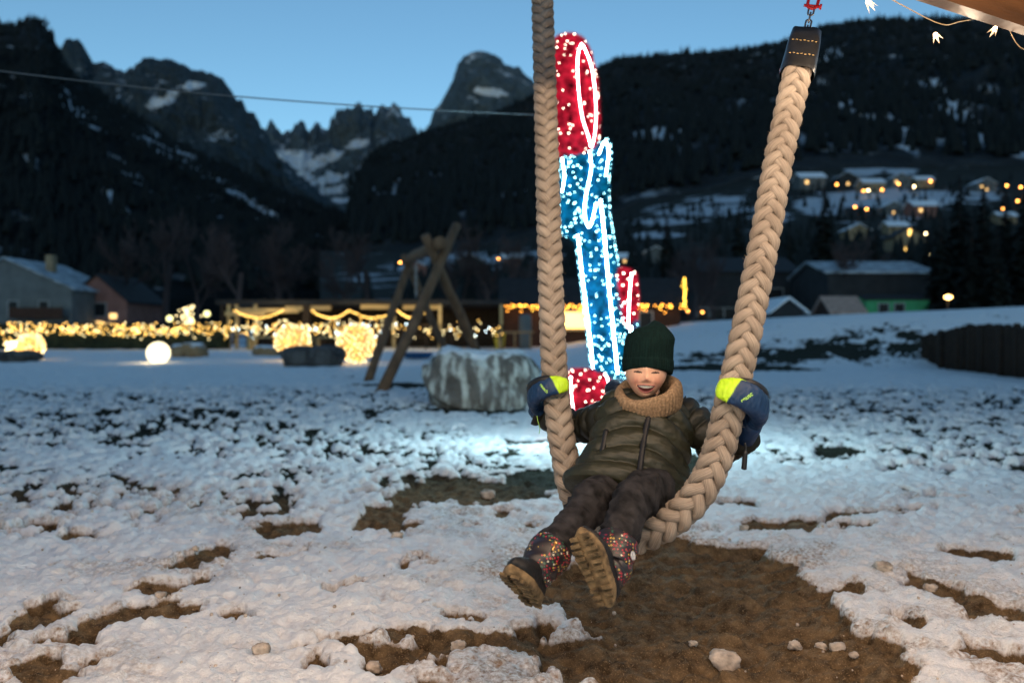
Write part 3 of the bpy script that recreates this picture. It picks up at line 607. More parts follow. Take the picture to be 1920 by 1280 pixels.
flap = prism('blue_side', [(1166, 610), (1192, 600), (1186, 660), (1178, 705), (1160, 705)], .35, M['tin_b']); leds('blue_side_bulbs', flap, 60, M['led_c'], .0068)
head = prism('red_head', [(1022, 120), (1030, 85), (1052, 68), (1075, 66), (1092, 75), (1106, 100), (1116, 150), (1121, 220), (1120, 262), (1108, 285), (1080, 290), (1045, 290), (1026, 270), (1020, 200)], .6, M['tin_r']); leds('red_head_bulbs', head, 130, M['led_y'], .007)
arm = prism('red_arm', [(1153, 512), (1165, 506), (1188, 512), (1193, 560), (1188, 612), (1170, 616), (1160, 570)], .3, M['tin_r']); leds('red_arm_bulbs', arm, 26, M['led_y'], .011)
base = prism('red_base', [(1066, 702), (1075, 695), (1128, 698), (1142, 715), (1140, 760), (1132, 832), (1086, 832), (1074, 770)], .5, M['tin_r']); leds('red_base_bulbs', base, 70, M['led_y'], .008)
def ledline(name, pts, m, r_=.011, dy=-.03):
    c = catmull([SP(x, y, dy) for x, y in pts], 10); b = MB(); b.tube(c, r_ * .46, 6); b.build(name, m, sc_, True)
ledline('outline_lights', [(1083, 440), (1092, 520), (1102, 600), (1112, 690)], M['led_w'], .013)
ledline('outline_lights', [(1126, 375), (1133, 440), (1142, 540), (1150, 620), (1158, 700)], M['led_w'], .018)
ledline('outline_lights', [(1184, 612), (1181, 650), (1174, 700)], M['led_w'], .016)
ledline('outline_lights', [(1106, 285), (1108, 320), (1098, 370), (1096, 400), (1103, 425), (1110, 415), (1118, 380)], M['led_w'], .012)
ledline('outline_lights', [(1122, 290), (1134, 266), (1141, 285), (1136, 330)], M['led_w'], .010)
ledline('outline_lights', [(1054, 296), (1058, 330), (1054, 360)], M['led_w'], .010)
ledline('outline_lights', [(1090, 82), (1083, 110), (1085, 170), (1092, 220), (1103, 255), (1109, 275), (1116, 245), (1117, 190), (1110, 130), (1098, 95), (1090, 82)], M['led_p'], .012)
ledline('outline_lights', [(1184, 512), (1180, 560), (1178, 615)], M['led_p'], .015)
ledline('outline_lights', [(1133, 700), (1140, 715), (1139, 760)], M['led_p'], .012)
ledline('outline_lights', [(1070, 705), (1072, 745), (1080, 800), (1086, 830)], M['led_p'], .010)
b_ = MB(); b_.box([*G(1112, 838), -.03], (.25, .25, .05)); b_.build('foot_plate', M['steel'], sc_)
for px, py, dx, dy, wt in ((1120, 520, -.5, -.5, 36), (1180, 560, .6, -.4, 40), (1110, 690, -.5, -.4, 18), (1190, 480, .45, -.2, 22), (1070, 400, -.4, -.35, 16)):
    l = bpy.data.lights.new('led_light', 'POINT'); l.energy = wt; l.color = (.55, .92, 1.0); l.shadow_soft_size = .12; lo = bpy.data.objects.new('led_light', l); link(lo, sc_); lo.location = V(SP(px, py, dy) + [dx, 0, 0] - np.array(sc_.location))
# guy wire from the sculpture to a post outside on the left
gw = bpy.data.objects
a0, a1 = SP(1040, 217, .2), P(-420, 78, 6.2)
cp = [a0 * (1 - t) + a1 * t + np.array([0, 0, -.10 * math.sin(np.pi * t)]) for t in np.linspace(0, 1, 24)]
b_ = MB(); b_.tube(cp, .006, 6); o = b_.build('guy_wire', mat('guy_steel', (.10, .12, .14), .4, .1, 10, 0, metal=.5), None, True); tag(o, 'thin dark guy wire stretched from the light sculpture up to the left', 'guy wire')
b_ = MB(); b_.tube([[a1[0], a1[1], -.1], [a1[0], a1[1], a1[2] + .25]], .07, 10); o = b_.build('wire_post', M['wood'], None, True); tag(o, 'plain round wooden post holding the far end of the guy wire', 'post')
# ------------------------------------------------------------------ the child
def ringloft(name, rings, m, parent, cap=True, attrs=None, smooth=True):
    n = len(rings[0]); v = np.vstack(rings); f = grid_faces(len(rings), n, True).tolist()
    if cap: f += [list(range(n))[::-1], [(len(rings) - 1) * n + i for i in range(n)]]
    return mesh(name, v, f, m, parent, smooth, attrs=attrs)
def pathframes(p, up):
    t = np.gradient(p, axis=0); t /= np.linalg.norm(t, axis=1)[:, None]
    a = np.cross(t, up); a /= np.linalg.norm(a, axis=1)[:, None]; b = np.cross(a, t); return t, a, b
hc = P(1211, 694, 2.80)
hf = unit([-.13, -.98, -.02]); hr = unit(np.cross(hf, [0.04, 0, 1])); hu = np.cross(hr, hf)      # hr points to image right
hr = -hr if hr[0] < 0 else hr; hu = np.cross(hr, hf); hu = hu if hu[2] > 0 else -hu
def HL(q): q = np.asarray(q); return hc + q[..., :1] * hr + q[..., 1:2] * hf + q[..., 2:3] * hu
# head
nu, nv = 260, 200
ph = np.linspace(0, 2 * np.pi, nu, endpoint=False); th = np.linspace(.02, np.pi - .02, nv)
# denser columns over the face
ph = ph + .45 * np.sin(2 * (ph - np.pi / 2)) * -.5
TH, PH = np.meshgrid(th, ph, indexing='ij')
x = .073 * np.sin(TH) * np.cos(PH); y = .088 * np.sin(TH) * np.sin(PH); z = .100 * np.cos(TH)
jaw = sstep(-.01, -.1, z); x = x * (1 - .22 * jaw); front = sstep(0, .04, y)
g2 = lambda cx, cz, sx, sz: np.exp(-((x - cx) / sx) ** 2 - ((z - cz) / sz) ** 2) * front
dy = .007 * (g2(.034, -.033, .020, .018) + g2(-.034, -.033, .020, .018)) + .014 * g2(0, -.022, .0105, .010) + .004 * g2(0, -.002, .008, .020) + .005 * (g2(.010, -.029, .006, .006) + g2(-.010, -.029, .006, .006))
dy += -.006 * (g2(.030, .001, .014, .009) + g2(-.030, .001, .014, .009)) + .006 * g2(0, -.088, .018, .012) - .003 * g2(0, -.073, .02, .006) + .003 * (g2(.03, -.001, .009, .005) + g2(-.03, -.001, .009, .005))
zm = -.0575 + 10.0 * x ** 2; hw = .031; op = .0122 * np.clip(1 - (x / hw) ** 2, 0, 1)
inm = (np.abs(z - (zm - .001)) < op) & (np.abs(x) < hw) & (y > 0)
lipu = (np.abs(z - zm - op) < .0026) & (np.abs(x) < hw) & (y > 0); lipl = (np.abs(z - zm + op + .002) < .0038) & (np.abs(x) < hw * .85) & (y > 0)
dy = dy + np.where(lipu | lipl, .0022, 0) - np.where(inm, .004, 0) - .0035 * np.exp(-((np.abs(x) - .034) / .004) ** 2 - ((z + .043) / .016) ** 2) * front
teeth = inm & (z > zm + op * .02) & (np.abs(x) < hw * .82)
y = y + dy
sk = np.zeros(x.shape + (3,)) + np.array([.60, .345, .235])
ck = (g2(.036, -.035, .02, .017) + g2(-.036, -.035, .02, .017) + .7 * g2(0, -.026, .009, .008))[..., None]
sk = sk * (1 - .55 * ck) + np.array([.60, .215, .16]) * .55 * ck
sk[lipu | lipl] = (.46, .15, .13); sk[inm] = (.10, .02, .02)
tz = np.where((np.abs(((x / .0062) % 1) - .5) > .44), .55, 1.0)[..., None]; sk = np.where(teeth[..., None], np.array([.78, .72, .64]) * tz, sk)
for sx in (-1, 1):
    ze = -.002 - 14 * (x - sx * .030) ** 2 + .002
    lid = (np.abs(z - ze) < .0024) & (np.abs(x - sx * .030) < .0135) & (y > 0); sk[lid] = (.030, .016, .012)
    eye = (np.abs(z - ze + .0032) < .0016) & (np.abs(x - sx * .029) < .0075) & (y > 0); sk[eye] = (.06, .035, .025)
    br = (np.abs(z - .022 + 8 * (x - sx * .03) ** 2) < .003) & (np.abs(x - sx * .031) < .016) & (y > 0); sk[br] = (.11, .06, .04)
hv_ = HL(np.stack([x, y, z], -1).reshape(-1, 3)); hf_ = grid_faces(nv, nu, True).tolist(); hcol = sk.reshape(-1, 3)
hip, nck = P(1186, 905, 2.72), P(1216, 752, 2.90)
tu = unit(nck - hip); tf = np.array([-.10, -1, 0]); tf = unit(tf - tu * np.dot(tf, tu)); tr = np.cross(tf, tu); tr = tr if tr[0] > 0 else -tr
sh_r, el_r, wr_r = P(1290, 788, 2.87), P(1345, 838, 2.82), P(1398, 818, 2.60)
sh_l, el_l, wr_l = P(1140, 786, 2.93), P(1083, 800, 3.06), P(1004, 770, 3.07)
hp_l, kn_l, an_l = P(1146, 915, 2.68), P(1076, 985, 2.42), P(1006, 1066, 2.24)
hp_r, kn_r, an_r = P(1226, 918, 2.64), P(1180, 955, 2.40), P(1142, 1062, 2.21)
bb = MB()
def limb(pts, rads): bb.tube(catmull(pts, 8), np.interp(np.linspace(0, 1, (len(pts) - 1) * 8 + 1), np.linspace(0, 1, len(rads)), rads), 14)
bb.tube([hip - tu * .06, hip, hip + tu * .15, hip + tu * .26, nck + tu * .01, hc - hu * .05], [.08, .11, .10, .10, .045, .045], 18)
limb([sh_r, el_r, wr_r], [.042, .036, .028]); limb([sh_l, el_l, wr_l], [.042, .036, .028]); limb([hp_l, kn_l, an_l], [.062, .048, .036]); limb([hp_r, kn_r, an_r], [.062, .048, .036])
bv = np.vstack(bb.v); allv = np.vstack([hv_, bv]); allf = hf_ + [[i + len(hv_) for i in q] for q in bb.f]
cols = np.vstack([hcol, np.tile([.55, .33, .24], (len(bv), 1))])
M['skin'] = attrmat('skin', 'col', .5, .06, 260, .35, .001, .05, 40); sb = [n for n in M['skin'].node_tree.nodes if n.type == 'BSDF_PRINCIPLED'][0]
sb.inputs['Subsurface Weight'].default_value = .15; sb.inputs['Subsurface Radius'].default_value = (.006, .003, .002)
person = mesh('person', allv, allf, M['skin'], attrs={'col': cols})
tag(person, 'smiling small child in olive jacket, green beanie and patterned boots sitting on the rope swing', 'person')
def cloth(name, rings, m, cap=True, attrs=None): return ringloft(name, rings, m, person, cap, attrs)
# beanie
M['beanie'] = mat('green_knit', (.0028, .011, .0105), .95, .3, 90, .5, 300, spec=.1, stretch=(1, 1, .2), bd=.002)
n = 220; a = np.arange(n) / n * 2 * np.pi; rings = []
prof = [(-.004, .082), (.0, .090), (.012, .0925), (.032, .092), (.036, .0895), (.06, .0885), (.08, .0855), (.098, .080), (.112, .072), (.126, .060), (.137, .050), (.145, .035), (.150, .015)]
pz = np.interp(np.linspace(0, 1, 44), np.linspace(0, 1, len(prof)), [q[0] for q in prof]); pr = np.interp(np.linspace(0, 1, 44), np.linspace(0, 1, len(prof)), [q[1] for q in prof])
for zz, rr in zip(pz, pr):
    rib = 1 + .010 * np.cos(a * 55) * (rr > .03); droop = -.026 * (1 - np.exp(-((a - np.pi / 2) / 1.25) ** 2)) * np.clip(1 - zz / .08, 0, 1) + .0155
    wob = .004 * np.sin(3 * a + zz * 40) * np.clip(zz / .05, 0, 1)
    xx = rr * rib * np.cos(a) * .97 + .006 + .014 * np.exp(-((zz - .108) / .028) ** 2) * np.clip(np.cos(a), 0, 1); yy = (rr + wob) * rib * np.sin(a) * 1.06 - .006
    rings.append(HL(np.stack([xx, yy, zz + droop + 0 * a + .012 * np.cos(a) * np.clip(zz - .11, 0, .04) / .04], -1)))
cloth('beanie', rings, M['beanie'])
# knitted snood
M['snood'] = mat('brown_knit', (.24, .16, .098), .95, .4, 120, .7, 260, spec=.1, bd=.003)
nc_ = P(1216, 743, 2.81); n = 300; a = np.arange(n) / n * 2 * np.pi; m_ = 26; rings = []
su = unit(hu * .85 + np.array([-.15, 0, 0]) + hf * .30); sf = unit(hf - su * np.dot(hf, su)); sr = np.cross(sf, su); sr = sr if sr[0] > 0 else -sr
for k in range(m_):
    b2 = k / m_ * 2 * np.pi; cr, cz = math.cos(b2), math.sin(b2)
    rib = 1 + .11 * np.cos(a * 48 + 3 * b2)
    fold = 1 + .12 * np.sin(2 * a + 1.0) + .06 * np.sin(5 * a)
    rad_ = .094 + .018 * cr * rib * (1 + .2 * cz); hh = .046 * np.sign(cz) * abs(cz) ** .8 * fold
    rings.append(nc_ + (rad_ * np.cos(a) * 1.06)[:, None] * sr + (rad_ * np.sin(a))[:, None] * sf + (hh + .006 * np.cos(a) - .004)[:, None] * su)
rings.append(rings[0]); cloth('snood', rings, M['snood'], False)
# jacket
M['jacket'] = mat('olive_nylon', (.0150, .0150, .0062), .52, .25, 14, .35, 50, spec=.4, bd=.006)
M['jdark'] = mat('black_nylon', (.010, .010, .012), .45, .2, 20, .3, 60, spec=.35, bd=.004)
n = 120; a = np.arange(n) / n * 2 * np.pi; L_ = np.linalg.norm(nck - hip); rings = []
ts = np.linspace(-.20, 1.06, 110)
for t in ts:
    wa = np.interp(t, [-.2, -.12, 0, .3, .6, .8, .92, 1.0, 1.06], [.212, .214, .196, .172, .170, .170, .150, .092, .062]); wb = np.interp(t, [-.2, -.1, 0, .3, .6, .85, 1.0, 1.06], [.135, .142, .135, .125, .122, .110, .082, .065])
    s_ = (t * L_ + .045 * np.abs(np.cos(a)) ** 1.5 * (t > .1) + .006 * np.sin(3 * a)) / .076
    puff = .019 * np.abs(np.sin(np.pi * s_)) ** .6 * (1 if t < .95 else .4) - .009
    wr = .0035 * fbm(a * 4, t * 26 + 0 * a, 4, 400) + .003 * fbm(a * 12, t * 9 + 0 * a, 3, 410)
    gap = .018 * np.exp(-((a - np.pi / 2) / .05) ** 2) * .35
    xx = (wa + puff + wr) * np.sign(np.cos(a)) * np.abs(np.cos(a)) ** .9; yy = (wb + puff + wr - gap) * np.sign(np.sin(a)) * np.abs(np.sin(a)) ** .9
    low = np.clip(-t - .02, 0, 1) * .25
    rings.append(hip + tu * (t * L_) - tr * (.012 * sstep(.3, -.2, t)) + xx[:, None] * tr + yy[:, None] * tf - (low * np.abs(np.cos(a)) * 0)[:, None] * tu)
jk = cloth('jacket', rings, M['jacket'])
def sleeve(name, pts, rads):
    p = catmull(pts, 22); t_, aa, b2 = pathframes(p, np.array([0, -1., .2])); s = np.concatenate([[0], np.cumsum(np.linalg.norm(np.diff(p, axis=0), axis=1))]); rr = np.interp(np.linspace(0, 1, len(p)), np.linspace(0, 1, len(rads)), rads)
    n = 56; a = np.arange(n) / n * 2 * np.pi; rings = []
    for k in range(len(p)):
        pf = .014 * np.abs(np.sin(np.pi * (s[k] / .052 + .12 * np.cos(a)))) ** .55 - .003 + .004 * fbm(a * 3, s[k] * 40 + 0 * a, 3, 420)
        rings.append(p[k] + ((rr[k] + pf) * np.cos(a))[:, None] * aa[k] + ((rr[k] + pf) * np.sin(a))[:, None] * b2[k])
    return ringloft(name, rings, M['sleeve'], person)
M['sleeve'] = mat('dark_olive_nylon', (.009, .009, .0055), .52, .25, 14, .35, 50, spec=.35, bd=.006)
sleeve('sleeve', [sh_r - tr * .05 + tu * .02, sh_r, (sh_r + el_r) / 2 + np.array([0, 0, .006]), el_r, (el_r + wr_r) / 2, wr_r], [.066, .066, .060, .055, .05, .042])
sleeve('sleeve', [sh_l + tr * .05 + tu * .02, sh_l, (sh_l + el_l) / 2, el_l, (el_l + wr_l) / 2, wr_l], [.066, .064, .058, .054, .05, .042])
# zip, pocket zips, hood
zr = []
for t in np.linspace(-.19, .97, 50):
    wb = np.interp(t, [-.2, -.1, 0, .3, .6, .85, 1.0, 1.06], [.135, .142, .135, .125, .122, .110, .082, .065]) + .0065
    c = hip + tu * (t * L_) + tf * wb + tr * (-.004 * math.sin(t * 4)); zr.append(np.array([c - tr * .010 - tf * .006, c - tr * .009 + tf * .001, c + tf * .0035, c + tr * .009 + tf * .001, c + tr * .010 - tf * .006]))
ringloft('zip', zr, M['jdark'], person)
for sx in (-1,):
    q = [hip + tu * (t * L_) + tr * (sx * (.128 + .01 * t)) + tf * (.103 - .02 * t) for t in np.linspace(.02, .36, 12)]
    b_ = MB(); b_.tube(q, .009, 8); b_.build('pocket_zip', M['jdark'], person, True)
hd_ = []
for k in range(15):
    an = R(-215 + 250 * k / 14); c = nck + tr * (.118 * math.cos(an)) * 1 - tf * (.02 + .075 * abs(math.sin(an)) if math.sin(an) < 0 else .02) + tu * (-.006 + .022 * math.sin(k / 14 * np.pi)); hd_.append(c)
hp = catmull([nck + tr * .125 - tu * .030 + tf * .03, nck + tr * .12 - tf * .05 + tu * .01, nck - tf * .115 + tu * .03, nck - tr * .12 - tf * .05 + tu * .035, nck - tr * .118 + tu * .0 + tf * .04], 10)
b_ = MB(); b_.tube(hp, np.interp(np.linspace(0, 1, len(hp)), [0, .15, .5, .85, 1], [.014, .032, .04, .036, .014]), 16); b_.build('hood', mat('navy_nylon', (.008, .014, .030), .5, .3, 20, .5, 50, bd=.006), person, True)
# trousers
M['denim'] = mat('dark_denim', (.016, .0150, .0165), .8, .9, 26, .35, 160, spec=.2, bd=.002)
def leg(name, pts, rads, seed):
    p = catmull(pts, 26); t_, aa, b2 = pathframes(p, np.array([.3, -.4, 1.])); s = np.concatenate([[0], np.cumsum(np.linalg.norm(np.diff(p, axis=0), axis=1))]); rr = np.interp(np.linspace(0, 1, len(p)), np.linspace(0, 1, len(rads)), rads)
    n = 64; a = np.arange(n) / n * 2 * np.pi; rings = []
    for k in range(len(p)):
        wrk = .014 * ridged(s[k] * 21 + .9 * np.sin(a + seed), a * .8 + seed, 2, seed) * (.35 + np.exp(-((s[k] - s[-1] * .52) / .07) ** 2) + .8 * np.exp(-((s[k] - s[-1]) / .08) ** 2)) + .003 * fbm(a * 2, s[k] * 14 + 0 * a, 3, seed + 3)
        rings.append(p[k] + ((rr[k] + wrk) * np.cos(a))[:, None] * aa[k] + ((rr[k] + wrk) * np.sin(a))[:, None] * b2[k])
    return rings
bt_l = kn_l + (an_l - kn_l) * .62; bt_r = kn_r + (an_r - kn_r) * .62
tro = empty('trousers', hip, None, None); tro.parent = person; tro.location = (0, 0, 0)
bpy.data.objects.remove(tro)
rl = leg('l', [hip + tu * .03 - tf * .02, hp_l, (hp_l + kn_l) / 2 + np.array([0, 0, .012]), kn_l + np.array([0, 0, .006]), bt_l], [.080, .078, .065, .054, .049], 3)
r2 = leg('r', [hip + tu * .03 - tf * .02 + tr * .02, hp_r, (hp_r + kn_r) / 2 + np.array([0, 0, .014]), kn_r + np.array([0, 0, .008]), bt_r], [.080, .078, .066, .056, .050], 8)
n = 64; v = np.vstack(rl + r2); f1_ = grid_faces(len(rl), n, True); f2_ = grid_faces(len(r2), n, True) + len(rl) * n
mesh('trousers', v, np.vstack([f1_, f2_]), M['denim'], person)
# boots
def boot_mat():
    m, t, b = newmat('patterned_boot_fabric'); L = t.links.new; N = t.nodes.new; b.inputs['Roughness'].default_value = .45
    tc = N('ShaderNodeTexCoord'); vo = N('ShaderNodeTexVoronoi'); vo.inputs['Scale'].default_value = 125; vo.inputs['Randomness'].default_value = .55; L(tc.outputs['Object'], vo.inputs[0])
    sp = N('ShaderNodeSeparateColor'); L(vo.outputs['Color'], sp.inputs[0])
    cr = N('ShaderNodeValToRGB'); cr.color_ramp.interpolation = 'CONSTANT'; e = cr.color_ramp.elements
    e[0].position = 0; e[0].color = (.32, .012, .03, 1); e[1].position = .34; e[1].color = (.02, .11, .06, 1)
    for p_, c_ in ((.52, (.50, .33, .06, 1)), (.72, (.45, .05, .05, 1)), (.86, (.5, .46, .36, 1))): q = e.new(p_); q.color = c_
    L(sp.outputs[0], cr.inputs[0])
    ri = N('ShaderNodeMath'); ri.operation = 'COMPARE'; ri.inputs[1].default_value = .27; ri.inputs[2].default_value = .11; L(vo.outputs['Distance'], ri.inputs[0])
    big = N('ShaderNodeTexNoise'); big.inputs['Scale'].default_value = 22; L(tc.outputs['Object'], big.inputs[0])
    gt = N('ShaderNodeMath'); gt.operation = 'GREATER_THAN'; gt.inputs[1].default_value = .46; L(big.outputs[0], gt.inputs[0])
    mu = N('ShaderNodeMath'); mu.operation = 'MULTIPLY'; L(ri.outputs[0], mu.inputs[0]); L(gt.outputs[0], mu.inputs[1])
    mx = N('ShaderNodeMix'); mx.data_type = 'RGBA'; mx.inputs[6].default_value = (.012, .008, .010, 1); L(mu.outputs[0], mx.inputs[0]); L(cr.outputs[0], mx.inputs[7]); L(mx.outputs[2], b.inputs['Base Color'])
    return m
M['bootfab'] = boot_mat()
M['bootdark'] = mat('dark_boot_leather', (.007, .007, .008), .55, .4, 30, .3, 80)
M['sole'] = mat('muddy_rubber_sole', (.13, .088, .045), .9, .75, 38, .8, 90, bd=.006)
def boot(ank, shin, toe, name, big):
    bt = bpy.data.objects.new('boot', None); link(bt, person)
    up_ = -unit(shin); toe = unit(np.asarray(toe, float)); zn = unit(up_ - toe * np.dot(up_, toe)); yn = np.cross(zn, toe)
    sc = ank - zn * .062 + toe * .028                                         # centre of the sole
    n = 48; a = np.arange(n) / n * 2 * np.pi; Lh = .112
    u = np.cos(a) * Lh; wv = np.sin(a) * np.interp(u / Lh, [-1, -.6, -.1, .45, .8, 1], [.034, .040, .037, .048, .043, .024]) * np.where(np.abs(np.cos(a)) > .98, .8, 1)
    def ring(h_, k, du=0): return sc + ((u * k + du))[:, None] * toe + (wv * k)[:, None] * yn + h_ * zn
    ringloft('sole', [ring(-.016, .90), ring(-.016, .97), ring(-.008, 1.03), ring(.004, 1.03), ring(.009, 1.0)], M['sole'], person).parent = bt
    lug = MB(); rot = np.column_stack([toe, yn, zn])
    for i, uu in enumerate(np.linspace(-.092, .094, 11)):
        if -.045 < uu < -.022: continue
        wv_ = np.interp(uu / Lh, [-1, -.6, -.1, .45, .8, 1], [.026, .040, .037, .048, .041, .018])
        for k in (-1, 1): lug.box(sc + toe * (uu + .003 * k) + yn * (k * wv_ * .52) - zn * .0185, (.0052, wv_ * .34, .0045), rot)
    o = lug.build('tread', M['sole'], person); o.parent = bt; o['kind'] = 'stuff'
    rs = [ring(.007, 1.0), ring(.02, 1.0)]
    for h_, k, du in ((.034, .95, -.004), (.046, .84, -.014), (.056, .70, -.026), (.066, .60, -.034)): rs.append(ring(h_, k, du))
    ringloft('upper', rs, M['bootdark'], person).parent = bt
    c0 = sc + zn * .035 - toe * .032; top = ank + up_ * .085; p = catmull([c0, ank + zn * .005 - toe * .012, ank + up_ * .045, top], 10); t_, aa, b2 = pathframes(p, toe); rr = np.interp(np.linspace(0, 1, len(p)), [0, .3, .6, .93, 1], [.046, .054, .060, .066, .064])
    m_ = 48; a3 = np.arange(m_) / m_ * 2 * np.pi
    rs = [p[k] + ((rr[k] + .0018 * np.sin(4 * a3 + k * .9)) * np.cos(a3))[:, None] * aa[k] + ((rr[k] + .002 * np.cos(3 * a3 + k * .7)) * np.sin(a3))[:, None] * b2[k] for k in range(len(p))]
    ringloft('shaft', rs, M['bootfab'], person).parent = bt
    return bt, sc, toe, yn, zn, top, up_
shl, shr = unit(an_l - kn_l), unit(an_r - kn_r)
bl = boot(an_l, shl, unit(np.array([.10, 0, 1.0]) - shl * np.dot([.10, 0, 1.0], shl)) * .87 + shl * .50, 'l', False)
br_ = boot(an_r, shr, unit(np.array([-.42, 0, 1.0]) - shr * np.dot([-.42, 0, 1.0], shr)) * .94 - shr * .34, 'r', True)
# golden zip pull on one boot, round badge on the other
cv = unit(np.array([0, 0, H]) - an_l); c = an_l - shl * .045; k_ = unit(cv - shl * np.dot(cv, shl)); s_ = np.cross(shl, k_)
b_ = MB(); b_.box(c + k_ * .0655 + s_ * .004, (.0035, .0028, .014), np.column_stack([s_, k_, unit(-shl * .8 + s_ * .3)])); b_.ball(c + k_ * .066 - shl * .016 + s_ * .006, .005); o = b_.build('zip_pull', mat('gold_metal', (.75, .42, .14), .3, .1, 20, 0, metal=.8), person, True); o.parent = bl[0]
cv = unit(np.array([0, 0, H]) - an_r); k_ = unit(cv - shr * np.dot(cv, shr)); s_ = np.cross(shr, k_); s_ = s_ if s_[0] > 0 else -s_; k2 = unit(k_ * .62 + s_ * .8); c = an_r - shr * .035 + k2 * .063
s3 = unit(np.cross(shr, k2)); a = np.arange(20) / 20 * 2 * np.pi
rr_ = [c + k2 * h_ + (r_ * np.cos(a))[:, None] * s3 + (r_ * np.sin(a))[:, None] * shr for h_, r_ in ((0, .0125), (.003, .0125), (.0035, .010), (.002, .009))]
o = ringloft('badge', rr_, mat('grey_badge', (.42, .43, .45), .4, .3, 90, .2, 150), person); o.parent = br_[0]
# mittens curled round the ropes
M['navy'] = mat('navy_fabric', (.008, .030, .085), .5, .3, 25, .4, 60, bd=.004); M['lime'] = mat('lime_fabric', (.42, .66, .02), .55, .18, 25, .35, 60, bd=.004)
M['mitten'] = attrmat('mitten_fabric', 'col', .5, .4, 60, .3, .004, .2, 25)
M['limeprint'] = mat('lime_print', (.35, .62, .12), .6, .1, 25, 0)
def mitten(px, py, side, wrist, textang, sc=1.0):
    tgt = cl[np.argmin([abs((960 + q[0] / q[1] * F) - px) + abs(HZ - (q[2] - H) / q[1] * F - py) for q in cl])]
    up = tg[np.argmin(np.linalg.norm(cl - tgt, axis=1))]; up = up if up[2] > 0 else -up
    fw = unit(np.array([0, 0, H]) - tgt); fw = unit(fw - up * np.dot(fw, up)); rt = np.cross(up, fw); rt = rt if rt[0] > 0 else -rt
    mt = bpy.data.objects.new('mitten', None); link(mt, person)
    al = np.radians(np.linspace(-40, 124, 110)); RO = .0655
    ht = np.interp(np.degrees(al), [-40, -28, 5, 40, 80, 110, 128], [.009, .019, .025, .029, .030, .029, .030]) * sc; hw_ = np.interp(np.degrees(al), [-40, -30, -6, 35, 80, 105, 128], [.016, .032, .045, .051, .050, .043, .042]) * sc
    cz = np.interp(np.degrees(al), [-40, 15, 70, 128], [.022, .018, .0, -.030])
    n = 72; a = np.arange(n) / n * 2 * np.pi; rings = []; mi = []
    def pos(A, r): return tgt + (r * math.sin(A) * side) * rt + (r * math.cos(A)) * fw
    for k, A in enumerate(al):
        rad = unit(pos(A, 1.) - tgt); c = pos(A, RO + ht[k]) + up * cz[k]
        ex = .8; q1 = np.sign(np.cos(a)) * np.abs(np.cos(a)) ** ex; q2 = np.sign(np.sin(a)) * np.abs(np.sin(a)) ** ex
        wv = .002 * fbm(a * 2.5, k * .35 + 0 * a, 3, 500 + int(px))
        rings.append(c + ((ht[k] + wv) * q2)[:, None] * rad + ((hw_[k] + wv) * q1)[:, None] * up)
    v = np.vstack(rings); f = grid_faces(len(rings), n, True).tolist() + [list(range(n))[::-1]]
    colr = []
    for A in np.degrees(al):
        lm = sstep(.9, -.9, A - (2 + 9 * np.cos(a)) + 60 * np.clip(-np.cos(a) - .92, 0, 1) * 0 - 22 * sstep(.80, .96, np.cos(a)) * (A < 70))
        colr.append(lm[:, None] * np.array([.42, .66, .02]) + (1 - lm[:, None]) * np.array([.007, .028, .080]))
    o = mesh('shell', v, f, M['mitten'], person, attrs={'col': np.vstack(colr)}); o.parent = mt
    # gauntlet: full roll of fabric, then the wrist cuff
    e0 = rings[-1].mean(0); dirw = unit(wrist - e0)
    p = catmull([pos(al[-6], RO + .03 * sc) + up * cz[-6], e0 + dirw * .006, e0 * .55 + wrist * .45, wrist + dirw * .012], 8); t_, aa, b2 = pathframes(p, up); rr = np.interp(np.linspace(0, 1, len(p)), [0, .2, .5, .8, 1], np.array([.034, .044, .046, .044, .038]) * sc)
    m_ = 36; a3 = np.arange(m_) / m_ * 2 * np.pi
    ringloft('cuff', [p[k] + ((rr[k] + .0025 * np.sin(5 * a3 + k)) * np.cos(a3))[:, None] * aa[k] * .85 + ((rr[k]) * np.sin(a3))[:, None] * b2[k] for k in range(len(p))], M['navy'], person).parent = mt
    # thumb over the top
    tp = [pos(R(A), RO + r_) + up * h_ for A, r_, h_ in ((95, .03, .028), (65, .03, .052 * sc), (30, .026, .060 * sc), (2, .020, .056 * sc))]
    b_ = MB(); c_ = catmull(tp, 6); b_.tube(c_, np.interp(np.linspace(0, 1, len(c_)), [0, .5, .85, 1], [.018, .0165, .014, .007]), 14); b_.build('thumb', M['jdark'], person, True).parent = mt
    # printed name on the back of the hand
    cu = bpy.data.curves.new('print', 'FONT'); cu.body = 'reusch'; cu.size = .0215 * sc; cu.align_x = 'CENTER'; cu.align_y = 'CENTER'; cu.extrude = .0006; cu.offset = .0004
    to = bpy.data.objects.new('print', cu); C.objects.link(to); dg = bpy.context.evaluated_depsgraph_get(); me = bpy.data.meshes.new_from_object(to.evaluated_get(dg)); bpy.data.objects.remove(to)
    A = R(24); rad = unit(pos(A, 1.) - tgt); tan = unit(np.cross(up, rad)); tan = tan if tan[0] > 0 else -tan
    dx = unit(tan * math.cos(textang) + up * math.sin(textang)); dyv = np.cross(rad, dx)
    k = int(np.argmin(np.abs(al - A))); o0 = pos(A, RO + 2 * ht[k] + .0012) + up * (cz[k] - .006)
    co = np.array([q.co for q in me.vertices]); nz_ = co[:, :1] * dx + co[:, 1:2] * dyv + (co[:, 2:3]) * rad
